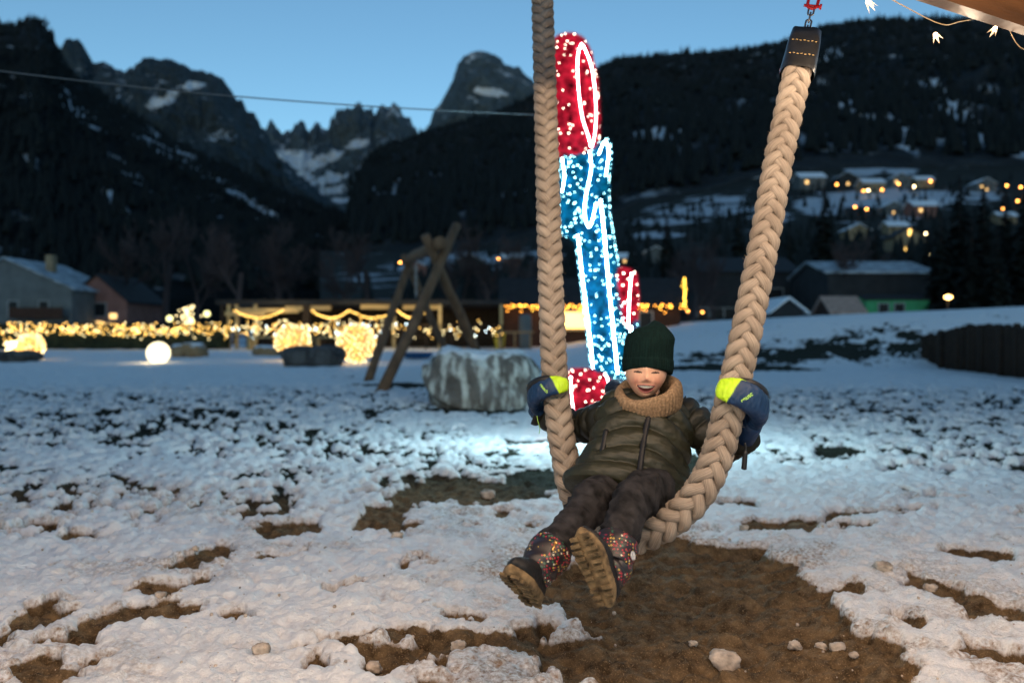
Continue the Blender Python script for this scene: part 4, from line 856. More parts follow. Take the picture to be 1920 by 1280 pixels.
    # lay the letters on the curved back of the hand
    w_ = o0 + nz_; rel = w_ - tgt; hcomp = rel @ up; flat = rel - hcomp[:, None] * up; rl_ = np.linalg.norm(flat, axis=1); tgtR = RO + 2 * ht[k] + .0008 + co[:, 2] - (hcomp - cz[k]) ** 2 * 9
    w_ = tgt + flat / rl_[:, None] * tgtR[:, None] + hcomp[:, None] * up
    me.vertices.foreach_set('co', w_.ravel()); me.materials.clear(); me.materials.append(M['limeprint']); me.update(); link(bpy.data.objects.new('lettering', me), mt)
    return mt, e0
m1, e0 = mitten(1042, 742, -1, wr_l, R(-56), .76)
b_ = MB(); q0 = P(1006, 772, 3.02); b_.tube(catmull([q0, q0 + [.004, -.01, -.03], q0 + [.012, -.01, -.06], q0 + [.010, 0, -.082]], 5), .0014, 5); b_.build('draw_cord', M['limeprint'], person, True).parent = m1
m2, e0 = mitten(1369, 757, 1, wr_r, R(50), .92)
b_ = MB(); q0 = P(1397, 830, 2.52); b_.tube(catmull([q0, q0 + [.002, 0, -.02], q0 + [.0, 0, -.035], q0 + [-.003, 0, -.075], q0 + [-.004, 0, -.085]], 5), np.interp(np.linspace(0, 1, 21), [0, .35, .45, .9, 1], [.003, .004, .008, .009, .004]), 8); b_.build('toggle', M['jdark'], person, True).parent = m2
# ------------------------------------------------------------------ boulders
def rock_mat(name, c1, c2, snow=True):
    m = mat(name, c1, .9, .5, 2.2, .9, 9, bd=.06); t = m.node_tree; L = t.links.new; N = t.nodes.new
    b = [n for n in t.nodes if n.type == 'BSDF_PRINCIPLED'][0]; mx = [n for n in t.nodes if n.type == 'MIX'][0]
    tc = N('ShaderNodeTexCoord'); mp = N('ShaderNodeMapping'); mp.inputs['Scale'].default_value = (5, 5, 1.2); L(tc.outputs['Object'], mp.inputs[0])
    nz = N('ShaderNodeTexNoise'); nz.inputs['Scale'].default_value = 1.6; nz.inputs['Detail'].default_value = 6; L(mp.outputs[0], nz.inputs[0])
    r1 = N('ShaderNodeMapRange'); r1.inputs[1].default_value = .45; r1.inputs[2].default_value = .62; L(nz.outputs[0], r1.inputs[0])
    m2 = N('ShaderNodeMix'); m2.data_type = 'RGBA'; L(r1.outputs[0], m2.inputs[0]); L(mx.outputs[2], m2.inputs[6]); m2.inputs[7].default_value = (*c2, 1)
    out = m2.outputs[2]
    if snow:
        g = N('ShaderNodeNewGeometry'); sp = N('ShaderNodeSeparateXYZ'); L(g.outputs['Normal'], sp.inputs[0]); n3 = N('ShaderNodeTexNoise'); n3.inputs['Scale'].default_value = 6; n3.inputs['Detail'].default_value = 5; L(tc.outputs['Object'], n3.inputs[0])
        ad = N('ShaderNodeMath'); ad.operation = 'MULTIPLY_ADD'; L(n3.outputs[0], ad.inputs[0]); ad.inputs[1].default_value = .9; L(sp.outputs['Z'], ad.inputs[2])
        r2 = N('ShaderNodeMapRange'); r2.inputs[1].default_value = 1.18; r2.inputs[2].default_value = 1.34; L(ad.outputs[0], r2.inputs[0])
        m3 = N('ShaderNodeMix'); m3.data_type = 'RGBA'; L(r2.outputs[0], m3.inputs[0]); L(out, m3.inputs[6]); m3.inputs[7].default_value = (.75, .77, .8, 1); out = m3.outputs[2]
    L(out, b.inputs['Base Color']); return m
M['rock'] = rock_mat('pale_rock', (.13, .115, .105), (.52, .53, .50)); M['rockd'] = rock_mat('dark_rock', (.05, .05, .052), (.09, .09, .09), False); M['rockb'] = rock_mat('brown_rock', (.20, .13, .07), (.28, .2, .12))
def rock(px, base, wpx, hpx, m, seed, label, dep=.8, rough=.22):
    x, y = G(px, base - 4); w_ = wpx / F * y / 2; h_ = hpx / F * y / 2
    o = lump('boulder', (x, y + w_ * dep * .6, h_ * .86 + gz(x, y) - .03), (w_, w_ * dep, h_ * 1.12), m, seed, 46, rough); tag(o, label, 'boulder'); return o
rock(900, 770, 212, 116, M['rock'], 203, 'big squarish pale boulder with snowy top beside the log swing frame', .7, .24)
rock(582, 693, 116, 42, M['rockd'], 212, 'low dark grey boulder in front of the round light balls', .6)
rock(349, 675, 62, 30, M['rockb'], 221, 'small brown boulder lit by the solid white light ball', .8)
rock(18, 684, 84, 22, M['rockd'], 233, 'low dark rock under the spiky light burst', .8)
rock(500, 672, 56, 20, M['rockb'], 241, 'small brown rock lying near the pavilion', .8)
# ------------------------------------------------------------------ log swing frame in the park
fr_ = empty('log_swing', [*G(800, 730), 0], 'wooden log A-frame swing with crossed poles beside the boulder', 'swing')
def log(name, a, b, r=.10):
    a, b = np.array(a), np.array(b); p = np.array([a + (b - a) * t for t in np.linspace(0, 1, 7)]); p += rng.normal(0, .012, p.shape); mb = MB(); mb.tube(p, r * np.array([1.05, 1.02, 1, 1, .98, .96, .95]), 14); return mb.build(name, M['wood'], fr_, True)
def dn(p, z=-.1): return p
log('leg', P(713, 742, 13.9), P(856, 424, 16.1)); log('leg', P(922, 716, 17.6), P(796, 442, 15.3)); log('leg', P(689, 719, 17.1), P(773, 478, 19.3), .095); log('leg', P(852, 697, 21.9), P(758, 480, 18.9), .095)
log('crossbeam', P(826, 456, 15.3), P(762, 488, 19.5), .125)
for k in range(9):
    cb = MB(); q = P(780, 497, 18) - np.array([0, 0, .085 * k]); link_ring(cb, q, np.array([0, 0, 1.]), np.array([0, 1., 0]) if k % 2 else np.array([1., 0, 0]), .055, .024, .010); cb.build('chain_link', M['steel'], fr_, True)
x, y = G(783, 676); rr_ = []
a = np.arange(28) / 28 * 2 * np.pi
for h_, r_ in ((.0, .42), (.10, .52), (.2, .56), (.22, .54), (.12, .48), (.04, .36)): rr_.append(np.column_stack([x + r_ * np.cos(a), y + r_ * .8 * np.sin(a), gz(x, y) + .05 + h_ + 0 * a]))
o = ringloft('plastic_tub', rr_, mat('blue_plastic', (.01, .06, .16), .5, .2, 5, 0), None); tag(o, 'low round blue plastic tub on the snow behind the log swing', 'tub')
# ------------------------------------------------------------------ glowing light balls
M['gold_led'] = glow('gold_led', (1.0, .55, .12), 7); M['white_led'] = glow('warm_white_led', (1.0, .78, .38), 7); M['orb_fill'] = glow('lit_white_shell', (1.0, .84, .52), 1.7)
M['orb_glow'] = glow('gold_glow_fill', (1.0, .56, .16), .42)
def orb(px, base, rpx, label, n=190, solid=False, watts=9):
    x, y = G(px, base); r = rpx / F * y; z0 = gz(x, y); c = np.array([x, y, z0 + r])
    e = empty('light_ball', (x, y, z0), label, 'light ball', None)
    i = np.arange(n) + .5; ph = np.arccos(1 - 2 * i / n); th = np.pi * (1 + 5 ** .5) * i; q = np.column_stack([np.cos(th) * np.sin(ph), np.sin(th) * np.sin(ph), np.cos(ph)]); q += rng.normal(0, .03, q.shape)
    if solid:
        b = MB(); b.ball(c, r, 32, 20); b.build('lit_shell', M['orb_fill'], e, True)
    else:
        k = rng.random(n) < .55
        bulbs('bulb_cluster', c + q[k] * r, .021, M['white_led'], e); bulbs('bulb_cluster', c + q[~k] * r * .98, .021, M['gold_led'], e)
        b = MB(); b.ball(c, r * .93, 24, 16); b.build('glow_fill', M['orb_glow'], e, True)  # inner ball added to glow, golden fill light between the bulbs
        for j in range(7):
            a_ = j / 7 * np.pi; b = MB(); t = np.linspace(0, 2 * np.pi, 33); b.tube(np.column_stack([np.cos(a_) * np.sin(t), np.sin(a_) * np.sin(t), np.cos(t)]) * r * .98 + c, .010, 5, False); b.build('wire_hoop', M['wire'], e, True)
    l = bpy.data.lights.new('ball_light', 'POINT'); l.energy = watts; l.color = (1, .76, .42); l.shadow_soft_size = .15; lo = bpy.data.objects.new('ball_light', l); link(lo, e); lo.location = (0, -(r + .25), r)
    return e
orb(668, 683, 36, 'large round wire ball of warm lights beside the dark boulder'); orb(549, 677, 33, 'large round wire ball of warm lights partly behind the dark boulder'); orb(57, 676, 24, 'round wire ball of warm lights next to the spiky light burst'); orb(297, 681, 21, 'glowing solid white light ball beside the brown boulder', solid=True, watts=16)
x, y = G(20, 672); bx = empty('light_burst', (x, y, .3), 'spiky burst of white lights on the low dark rock', 'light burst'); q = rng.normal(0, 1, (60, 3)); q /= np.linalg.norm(q, axis=1)[:, None]; c = np.array([x, y, .52])
b = MB()
for d_ in q[:40]: b.tube([c, c + d_ * .26], [.006, .002], 4)
tag(b.build('twigs', M['wire'], bx), kind='stuff'); bulbs('bulb_cluster', c + q * rng.uniform(.08, .27, (60, 1)), .028, M['white_led'], bx)
# ------------------------------------------------------------------ hedge with its net of lights
M['hedge'] = mat('hedge_leaves', (.018, .026, .014), .9, .5, 3, 0)
def leafy(name, lo, hi, n, size, m, parent, r=rng):
    p = r.uniform(0, 1, (n, 3)); k = r.integers(0, 3, n); p[np.arange(n), k] = np.round(p[np.arange(n), k]); p = np.array(lo) + p * (np.array(hi) - np.array(lo)) + r.normal(0, size * .6, (n, 3))
    d1 = r.normal(0, 1, (n, 3)); d1 /= np.linalg.norm(d1, axis=1)[:, None]; d2 = np.cross(d1, r.normal(0, 1, (n, 3))); d2 /= np.linalg.norm(d2, axis=1)[:, None]; s = size * r.uniform(.5, 1.2, (n, 1))
    v = np.stack([p - d1 * s, p + d2 * s * .5, p + d1 * s, p - d2 * s * .5], 1).reshape(-1, 3); return tag(mesh(name, v, np.arange(4 * n).reshape(-1, 4), m, parent, False), kind='stuff')
HX0, HX1, HY = -32., -16.6, 45.5
hg = empty('hedge', ((HX0 + HX1) / 2, HY, 0), 'long clipped dark hedge along the far edge of the snowy field', 'hedge'); b = MB(); b.box(((HX0 + HX1) / 2, HY + .5, .68), ((HX1 - HX0) / 2, .45, .68)); b.build('hedge_core', M['hedge'], hg); leafy('leaves', (HX0, HY, 0), (HX1, HY + 1, 1.42), 9000, .09, M['hedge'], hg)
nl = empty('light_net', ((HX0 + HX1) / 2, HY - .1, 0), 'net of golden lights draped along the top of the long hedge', 'light net')
n = 430; p = np.column_stack([rng.uniform(HX0, HX1 + .4, n), HY - .12 + rng.uniform(-.1, .1, n), np.clip(rng.normal(1.14, .22, n), .62, 1.55)]); k = rng.random(n) < .72; bulbs('bulb_cluster', p[k], .031, M['gold_led'], nl); bulbs('bulb_cluster', p[~k], .031, M['white_led'], nl)
b = MB()
for z in (.8, 1.1, 1.4): b.tube(np.column_stack([np.linspace(HX0, HX1, 60), np.full(60, HY - .1), z + .05 * np.sin(np.arange(60) * 1.7)]), .006, 4, False)
tag(b.build('cable', M['wire'], nl), kind='stuff')
# lit little tree and lanterns behind the hedge
c = P(350, 600, 47.); lt = empty('light_tree', (c[0], c[1], 0), 'small tree wrapped in golden lights behind the hedge', 'light tree'); b = MB(); b.tube([[c[0], c[1], 0], [c[0], c[1], 2.4]], [.08, .03], 8); b.build('trunk', M['darkwood'], lt, True)
q = rng.normal(0, 1, (55, 3)) * [.28, .28, .42] + [c[0], c[1], 2.0]; bulbs('bulb_cluster', q, .034, M['white_led'], lt)
for i, (px, py) in enumerate(((318, 597), (358, 601), (388, 588))):
    c = P(px, py, 44.8); g = empty('lantern', (c[0], c[1], 0), 'round pale lantern on a thin post behind the hedge lights', 'lantern', 'lanterns by the hedge'); b = MB(); b.ball(c, .17, 14, 9); b.build('globe', glow('lantern_glass', (1.0, .92, .40), 2.0), g, True); b = MB(); b.tube([[c[0], c[1], 0], c - [0, 0, .16]], .025, 8); b.build('post', M['wire'], g, True)
# ------------------------------------------------------------------ pavilion
PD = 47.0
def PX(px, py, d=PD): return P(px, py, d)
pv = empty('pavilion', PX(680, 655), 'long open wooden pavilion with flat dark roof and warm garlands', 'pavilion'); x0, x1 = PX(418, 600)[0], PX(945, 600)[0]
M['pale'] = mat('pale_beam', (.40, .30, .15), .7, .15, 3, .2, 20)
M['roofdark'] = mat('dark_roofing', (.016, .017, .02), .8, .3, 2, .3, 10)
b = MB(); b.box(((x0 + x1) / 2, PD + 2.6, 2.78), ((x1 - x0) / 2 + .3, 3.0, .14)); b.build('roof', M['roofdark'], pv); b = MB(); b.box(((x0 + x1) / 2, PD + 5.4, 1.3), ((x1 - x0) / 2, .05, 1.3)); b.build('back_wall', M['darkwood'], pv)
segs = [(422, 498, 589), (447, 560, 583), (535, 575, 579), (578, 620, 578), (676, 742, 576), (755, 825, 577)]
for i, (a_, c_, py) in enumerate(segs):
    A_, B_ = PX(a_, py, PD - .5 + .1 * i), PX(c_, py - 2, PD - .5 + .1 * i); b = MB(); b.box((A_ + B_) / 2, ((B_[0] - A_[0]) / 2, .06, .13)); b.build('fascia_beam', M['pale'], pv)
for px in (420, 433, 447, 482, 577, 740, 826, 940):
    q = PX(px, 650); b = MB(); b.box((q[0], PD - .3, 1.32), (.09 if px != 577 else .2, .09, 1.32)); b.build('post', M['darkwood'] if px in (420, 577) else M['pale'], pv)
ga = empty('garland', PX(640, 590), 'swagged garland of golden bulbs under the pavilion roof', 'string light'); gp = []
for a_, c_ in ((440, 530), (585, 655), (655, 745), (745, 800)):
    A_, B_ = PX(a_, 582, PD - .9), PX(c_, 582, PD - .9)
    for t in np.linspace(0, 1, 26): gp.append(A_ * (1 - t) + B_ * t + np.array([0, 0, -.42 * 4 * t * (1 - t) + rng.normal(0, .02)]))
b = MB(); b.tube(gp, .008, 4); b.build('cable', M['wire'], ga); bulbs('bulb_cluster', gp, .036, M['gold_led'], ga)
fe = empty('light_fence', PX(680, 640, 46), 'low fence along the pavilion covered with white and golden lights', 'fence'); fx0, fx1 = PX(415, 600, 46)[0], PX(942, 600, 46)[0]; FY = 46.0
for k, xx in enumerate(np.linspace(fx0, fx1, 12)):
    b = MB(); b.box((xx, FY, .72), (.04, .04, .72)); b.build('post', M['darkwood'], fe)
for z in (.75, 1.08, 1.4):
    b = MB(); b.box(((fx0 + fx1) / 2, FY + .06, z), ((fx1 - fx0) / 2, .02, .035)); b.build('rail', M['darkwood'], fe)
n = 330; px_ = np.concatenate([rng.uniform(fx0, PX(745, 0, 46)[0], 270), rng.uniform(PX(745, 0, 46)[0], fx1, 60)]); p = np.column_stack([px_, FY - .1 + rng.uniform(-.05, .05, n), np.clip(rng.normal(1.18, .24, n), .6, 1.7)]); k = rng.random(n)
bulbs('bulb_cluster', p[k < .55], .030, M['white_led'], fe); bulbs('bulb_cluster', p[(k >= .55) & (k < .9)], .030, M['gold_led'], fe); bulbs('bulb_cluster', p[k >= .9], .030, glow('cold_led', (.75, .95, 1.0), 14), fe)
for i, (px, w_) in enumerate(((500, 2.0), (570, 1.6), (625, 1.9))):
    q = P(px, 640, 43.5); t = empty('table', (q[0], q[1], 0), ('pale wooden table by the dark end post of the pavilion', 'short pale wooden table in the middle of the pavilion', 'pale wooden table behind the large light balls')[i], 'table', 'pavilion tables'); b = MB(); b.box((q[0], q[1], .74), (w_ / 2, .35, .035)); b.build('tabletop', M['pale'], t)
    for s in (-1, 1): b = MB(); b.box((q[0] + s * w_ * .45, q[1], .36), (.05, .3, .355)); b.build('leg', M['pale'], t)
for px in (520, 680, 800):
    l = bpy.data.lights.new('garland_light', 'POINT'); l.energy = 60; l.color = (1, .74, .36); l.shadow_soft_size = .3; lo = bpy.data.objects.new('garland_light', l); link(lo, ga); lo.location = V(PX(px, 592, PD - 1.6) - np.array(ga.location))
# ------------------------------------------------------------------ buildings
M['white_wall'] = mat('white_plaster', (.11, .12, .125), .9, .2, 1, .2, 10); M['pink_wall'] = mat('pink_plaster', (.20, .10, .085), .9, .2, 1, .2, 10); M['brown_wall'] = mat('brown_boards', (.05, .022, .014), .85, .3, 2, .3, 10); M['green_wall'] = mat('green_paint', (.045, .28, .12), .7, .2, 2, .2, 10); M['dark_wall'] = mat('dark_boards', (.022, .024, .028), .85, .3, 1, .2, 8); M['rose_roof'] = mat('rose_shingles', (.34, .24, .20), .85, .25, 3, .4, 12); M['tan_wall'] = mat('tan_plaster', (.26, .2, .13), .9, .2, 1, .2, 8)
M['oldsnow'] = mat('old_roof_snow', (.30, .34, .38), .8, .6, 1.2, .3, 6)
M['pane'] = mat('dark_pane', (.010, .012, .016), .35, .1, 3, 0, spec=.15); M['frame'] = mat('white_frame', (.24, .25, .26), .6, .1, 5, 0); M['lit'] = glow('lit_window', (1.0, .58, .20), 1.6); M['litb'] = glow('bright_window', (1.0, .58, .14), 3)
def house(x, y, z0, w, dep, he, hr, axis, wall, roof, wins, label, cat='house', group=None, name='house', over=.35, frame=True):
    e = empty(name, (x, y, z0), label, cat, group); b = MB(); X0, X1, Y0, Y1 = x - w / 2, x + w / 2, y, y + dep
    v = [[X0, Y0, z0 - 3], [X1, Y0, z0 - 3], [X1, Y1, z0 - 3], [X0, Y1, z0 - 3], [X0, Y0, z0 + he], [X1, Y0, z0 + he], [X1, Y1, z0 + he], [X0, Y1, z0 + he]]; f = [[0, 1, 5, 4], [2, 3, 7, 6]]
    if axis == 'x': v += [[X0, y + dep / 2, z0 + hr], [X1, y + dep / 2, z0 + hr]]; f += [[1, 2, 6, 9, 5], [3, 0, 4, 8, 7]]
    else: v += [[x, Y0, z0 + hr], [x, Y1, z0 + hr]]; f = [[0, 1, 5, 8, 4], [2, 3, 7, 9, 6], [1, 2, 6, 5], [3, 0, 4, 7]]
    b.add(v, f); b.build('wall', wall, e); b = MB(); t = .16; o_ = over
    if axis == 'x':
        for s in (-1, 1):
            sl_ = (hr - he) / (dep / 2); y0 = y + dep / 2 + s * (dep / 2 + o_); zl = z0 + he - sl_ * o_; ym, zm_ = y + dep / 2, z0 + hr
            q = [[X0 - o_, y0, zl + .02], [X1 + o_, y0, zl + .02], [X1 + o_, ym, zm_ + .02], [X0 - o_, ym, zm_ + .02]]; q += [[a0, b0, c0 + t] for a0, b0, c0 in q]; b.add(q, [[0, 1, 2, 3], [4, 5, 6, 7], [0, 1, 5, 4], [1, 2, 6, 5], [3, 0, 4, 7]])
    else:
        for s in (-1, 1):
            sl_ = (hr - he) / (w / 2); x0_ = x + s * (w / 2 + o_); zl = z0 + he - sl_ * o_
            q = [[x0_, Y0 - o_, zl + .02], [x0_, Y1 + o_, zl + .02], [x, Y1 + o_, z0 + hr + .02], [x, Y0 - o_, z0 + hr + .02]]; q += [[a0, b0, c0 + t] for a0, b0, c0 in q]; b.add(q, [[0, 1, 2, 3], [4, 5, 6, 7], [0, 1, 5, 4], [1, 2, 6, 5], [3, 0, 4, 7], [2, 3, 7, 6]])
    b.build('roof', roof, e)
    for u, vz, ww, hh, kind in wins:
        cx, cz = x + u * w / 2, z0 + vz; wn = bpy.data.objects.new('window', None); link(wn, e); wn.location = (cx - x, -0.04, vz)
        b = MB(); b.box((cx, y - .02, cz), (ww / 2, .03, hh / 2)); o = b.build('pane', M[kind], e); o.parent = wn; o.location = V(-np.array(wn.location))
        if frame:
            b = MB()
            for sx in (-1, 1): b.box((cx + sx * (ww / 2 + .05), y - .03, cz), (.05, .05, hh / 2 + .1))
            for sz in (-1, 1): b.box((cx, y - .03, cz + sz * (hh / 2 + .05)), (ww / 2, .048, .05))
            o = b.build('frame', M['frame'], e); o.parent = wn; o.location = V(-np.array(wn.location))
    return e
def hb(pxc, wpx, d): return (pxc - 960) / F * d, d, wpx / F * d
x, y, w_ = hb(10, 250, 72); house(x, y, 0, w_, 9, 4.9, 7.6, 'y', M['white_wall'], M['oldsnow'], [(.12, 3.1, .8, 1.3, 'pane'), (.58, 3.1, .8, 1.3, 'pane'), (.12, 1.2, .8, 1.3, 'pane'), (.6, 1.0, .9, 1.6, 'pane')], 'big white plastered house with snow on its sloping roof'); hA = [o for o in bpy.data.objects if o.get('label') == 'big white plastered house with snow on its sloping roof'][0]
b = MB(); b.box((x + w_ * .28, y - .55, 2.25), (w_ * .2, .5, .06)); b.build('balcony', M['brown_wall'], hA); b = MB(); b.box((x + w_ * .28, y - 1.02, 2.75), (w_ * .2, .03, .42)); b.build('balcony_rail', M['brown_wall'], hA); b = MB(); b.box((x + w_ * .2, y + 3, 7.4), (.35, .35, .8)); b.build('chimney', M['tan_wall'], hA)
x, y, w_ = hb(182, 112, 76); house(x, y, 0, w_, 8, 4.0, 6.4, 'y', M['pink_wall'], M['roofdark'], [(-.5, 2.9, .8, .9, 'litb'), (.0, 1.4, 1.1, 1.2, 'lit'), (.05, 3.1, 1.4, 1.2, 'pane'), (.55, 2.5, .7, .5, 'lit'), (.35, 1.6, .6, .5, 'lit')], 'small pink chalet with lit windows behind the hedge', 'chalet')
# market stall with orange lights
x, y, w_ = hb(1110, 330, 50); st = house(x, y, 0, w_, 5, 2.75, 4.4, 'x', M['brown_wall'], M['roofdark'], [(-.22, 1.75, 2.6, 1.0, 'litb'), (.61, 1.5, .75, 1.5, 'pane')], 'long dark wooden market stall with orange lights along its eave', 'stall', name='market_stall')
b = MB(); b.box((x - .22 * w_ / 2, y - .25, 1.15), (1.6, .22, .04)); b.build('counter', M['pale'], st)
es = empty('eave_lights', (x, y - .5, 2.6), 'dense row of orange bulbs along the market stall eave', 'string light'); n = 150; p = np.column_stack([rng.uniform(x - w_ / 2, x + w_ / 2 + .2, n), np.full(n, y - .62), 2.62 + np.abs(rng.normal(0, .16, n)) * -1 + .1]); k = np.arange(26); p2 = np.column_stack([np.full(26, x + w_ / 2 + .15) + rng.normal(0, .05, 26), np.full(26, y - .62), np.linspace(2.6, 4.35, 26)])
M['orange_led'] = glow('orange_led', (1.0, .36, .04), 9); bulbs('bulb_cluster', p[:110], .042, M['orange_led'], es); bulbs('bulb_cluster', np.vstack([p[110:], p2]), .042, glow('amber_led', (1.0, .55, .06), 8), es); b = MB(); b.tube([[x - w_ / 2, y - .6, 2.66], [x + w_ / 2 + .15, y - .6, 2.66], [x + w_ / 2 + .15, y - .6, 4.4]], .01, 4); b.build('cable', M['wire'], es)
l = bpy.data.lights.new('stall_lamp', 'POINT'); l.energy = 60; l.color = (1, .62, .25); l.shadow_soft_size = .2; lo = bpy.data.objects.new('stall_lamp', l); link(lo, es); lo.location = (-1.3, -.7, -.3)
x, y = (937 - 960) / F * 47, 47; b = MB(); b.add([[x - .26, y - .26, .05], [x + .26, y - .26, .05], [x + .26, y + .26, .05], [x - .26, y + .26, .05], [x - .34, y - .32, 1.0], [x + .34, y - .32, 1.0], [x + .34, y + .32, 1.0], [x - .34, y + .32, 1.0]], [[0, 1, 5, 4], [1, 2, 6, 5], [2, 3, 7, 6], [3, 0, 4, 7]]); b.box((x, y, 1.04), (.37, .36, .04)); b.box((x, y - .36, 1.05), (.25, .03, .02)); o = b.build('waste_bin', mat('yellow_plastic', (.6, .42, .03), .5, .1, 5, 0), None); tag(o, 'yellow plastic waste bin standing beside the market stall', 'bin')
c = P(985, 650, 46); b = MB(); b.tube([[c[0], c[1], 0], [c[0], c[1], 1.95]], .36, 18); b.ball((c[0], c[1], 1.95), (.36, .36, .12), 18, 6); o = b.build('white_column', M['white_wall'], None, True); tag(o, 'short white round column next to the market stall', 'column')
rl_ = empty('railing', P(965, 650, 45), 'low brown wooden railing in front of the white column', 'railing'); c = P(965, 650, 45)
for dx in (-.9, 0, .9): b = MB(); b.box((c[0] + dx, c[1], .5), (.05, .05, .5)); b.build('post', M['plank'], rl_)
b = MB(); b.box((c[0], c[1], 1.02), (1.1, .05, .05)); b.build('rail', M['plank'], rl_)
# right: green hut building, shed, dark house
x, y, w_ = hb(1650, 196, 70); house(x, y, 1.2, w_, 9, 5.0, 6.2, 'x', M['dark_wall'], M['oldsnow'], [], 'dark wooden hall with green base and snowy roof', 'hall', name='hall')
x, y, w_ = hb(1683, 118, 66); house(x, y, .9, w_, 3, 2.75, 3.1, 'x', M['green_wall'], M['roofdark'], [(-.45, 2.0, .75, .85, 'pane'), (.05, 2.0, .75, .85, 'pane')], 'low bright green hut with two white framed windows', 'hut', name='hut', over=.15)
x, y, w_ = hb(1590, 62, 62); house(x, y, 1.2, w_, 3.6, 1.3, 2.5, 'x', M['brown_wall'], M['rose_roof'], [], 'small shed with a rose shingle roof beside the green hut', 'shed', name='shed', over=.2)
x, y, w_ = hb(1400, 190, 80); house(x, y, .5, w_, 9, 6.5, 8.2, 'x', M['dark_wall'], M['roofdark'], [(.55, 4.2, 1.6, 1.2, 'pane'), (.8, 2.3, 1.2, 1.2, 'pane'), (-.6, 2.2, 1.5, 1.3, 'pane'), (-.85, 2.2, 1.2, 1.3, 'pane'), (-.3, 2.2, 1.5, 1.3, 'pane')], 'dark timber house with pale window frames behind the mound')
x, y, w_ = hb(1478, 58, 60); house(x, y, .6, w_, 4, 2.0, 2.9, 'y', M['dark_wall'], M['snowroof'], [], 'little dark shed with a snow covered roof next to the dark timber house', 'shed', name='shed')
# palisade holding back the mound
pl = empty('palisade', [*((PAL_A + PAL_B) / 2), 0], 'dark retaining palisade of upright logs cut into the snowy mound', 'palisade'); n = 44
for k in range(n + 12):
    q = PAL_A + (PAL_B - PAL_A) * (k / (n - 1)); q = q + rng.normal(0, .03, 2); h_ = 1.0 + .22 * min(1, k / 20) + rng.normal(0, .05); b = MB(); b.tube([[q[0], q[1], -.2], [q[0], q[1], h_ - .04], [q[0], q[1], h_]], [.09, .085, .06], 8); b.build('log_post', M['darkwood'], pl, True)
# ------------------------------------------------------------------ village on the hillside
vill = [(1525, 356, 60, 'white_wall'), (1590, 350, 46, 'dark_wall'), (1640, 362, 50, 'tan_wall'), (1690, 352, 46, 'white_wall'), (1735, 352, 40, 'tan_wall'), (1676, 404, 44, 'white_wall'), (1738, 408, 58, 'pink_wall'), (1610, 450, 50, 'tan_wall'), (1685, 440, 44, 'tan_wall'), (1850, 360, 44, 'white_wall'), (1890, 420, 40, 'tan_wall'), (1230, 492, 50, 'white_wall'), (1180, 500, 44, 'dark_wall'), (880, 512, 60, 'dark_wall'), (960, 500, 44, 'pink_wall'), (780, 520, 50, 'pink_wall')]
wn = {'white_wall': 'white', 'dark_wall': 'dark timber', 'tan_wall': 'tan', 'pink_wall': 'reddish'}
for i, (px, py, wpx, wm) in enumerate(vill):
    q = HP(px, py); w_ = wpx / F * q[1] * .8; h_ = w_ * .5
    house(q[0], q[1], q[2], w_, w_ * .9, h_, h_ * 1.5, 'xy'[i % 2], M[wm], M['snowroof'], [(-.5, h_ * .6, w_ * .12, w_ * .13, 'lit' if i % 3 == 0 else 'pane'), (.4, h_ * .6, w_ * .12, w_ * .13, 'pane'), (0., h_ * .3, w_ * .12, w_ * .13, 'lit' if i % 4 == 1 else 'pane')], 'far ' + wn[wm] + ' village house with snowy roof on the hillside', 'house', 'village houses on the hillside', over=.6, frame=False)
q = HP(1706, 474); w_ = 56 / F * q[1]; house(q[0], q[1], q[2], w_, w_ * .8, w_ * .55, w_ * .85, 'y', M['tan_wall'], M['roofdark'], [(u, w_ * .12, w_ * .13, w_ * .10, 'litb') for u in (-.75, -.4, -.05, .3, .65)] + [(0, w_ * .68, w_ * .10, w_ * .2, 'litb')], 'tan hillside guest house with a row of bright lit windows', 'house', over=.5, frame=False)
M['amber_lamp'] = glow('amber_lamp', (1.0, .36, .07), 15); M['pale_lamp'] = glow('pale_lamp', (1.0, .72, .36), 15)
lamps = [(1512, 343, 0), (1569, 346, 0), (1625, 348, 0), (1628, 357, 1), (1619, 358, 0), (1654, 356, 0), (1685, 345, 0), (1714, 350, 1), (1745, 340, 0), (1862, 344, 0), (1888, 348, 0), (1914, 351, 0), (1603, 388, 0), (1625, 392, 0), (1676, 388, 0), (1604, 436, 0), (1736, 438, 1), (1744, 480, 1), (1898, 490, 1), (1908, 377, 0), (1880, 391, 0), (1158, 480, 1), (1202, 480, 1), (1220, 478, 1), (1390, 463, 0), (750, 492, 0), (879, 551, 1), (877, 569, 0), (912, 552, 0), (899, 582, 0), (856, 490, 0), (934, 485, 0), (1317, 585, 0), (1290, 583, 0)]
for i, (px, py, k) in enumerate(lamps):
    d = min(hd(px, py + 12), hd(px, py) * .97); c = P(px, py, d); r = .0022 * d * .55; g = HP(px, min(py + 14, 603)); zb = c[2] - max(3.5, .012 * d * 1.2)
    e = empty('street_lamp', (c[0], c[1], zb), ('amber street lamp glowing on the village hillside', 'pale white street lamp glowing on the village hillside')[k], 'street lamp', ('amber street lamps of the village', 'pale street lamps of the village')[k]); b = MB(); b.ball(c, (r, r, r * .8), 10, 6); b.build('lamp_head', M['pale_lamp' if k else 'amber_lamp'], e, True); b = MB(); b.tube([[c[0], c[1] + .1, zb - 2], [c[0], c[1] + .1, c[2]]], .07, 6); b.build('pole', M['wire'], e, True)
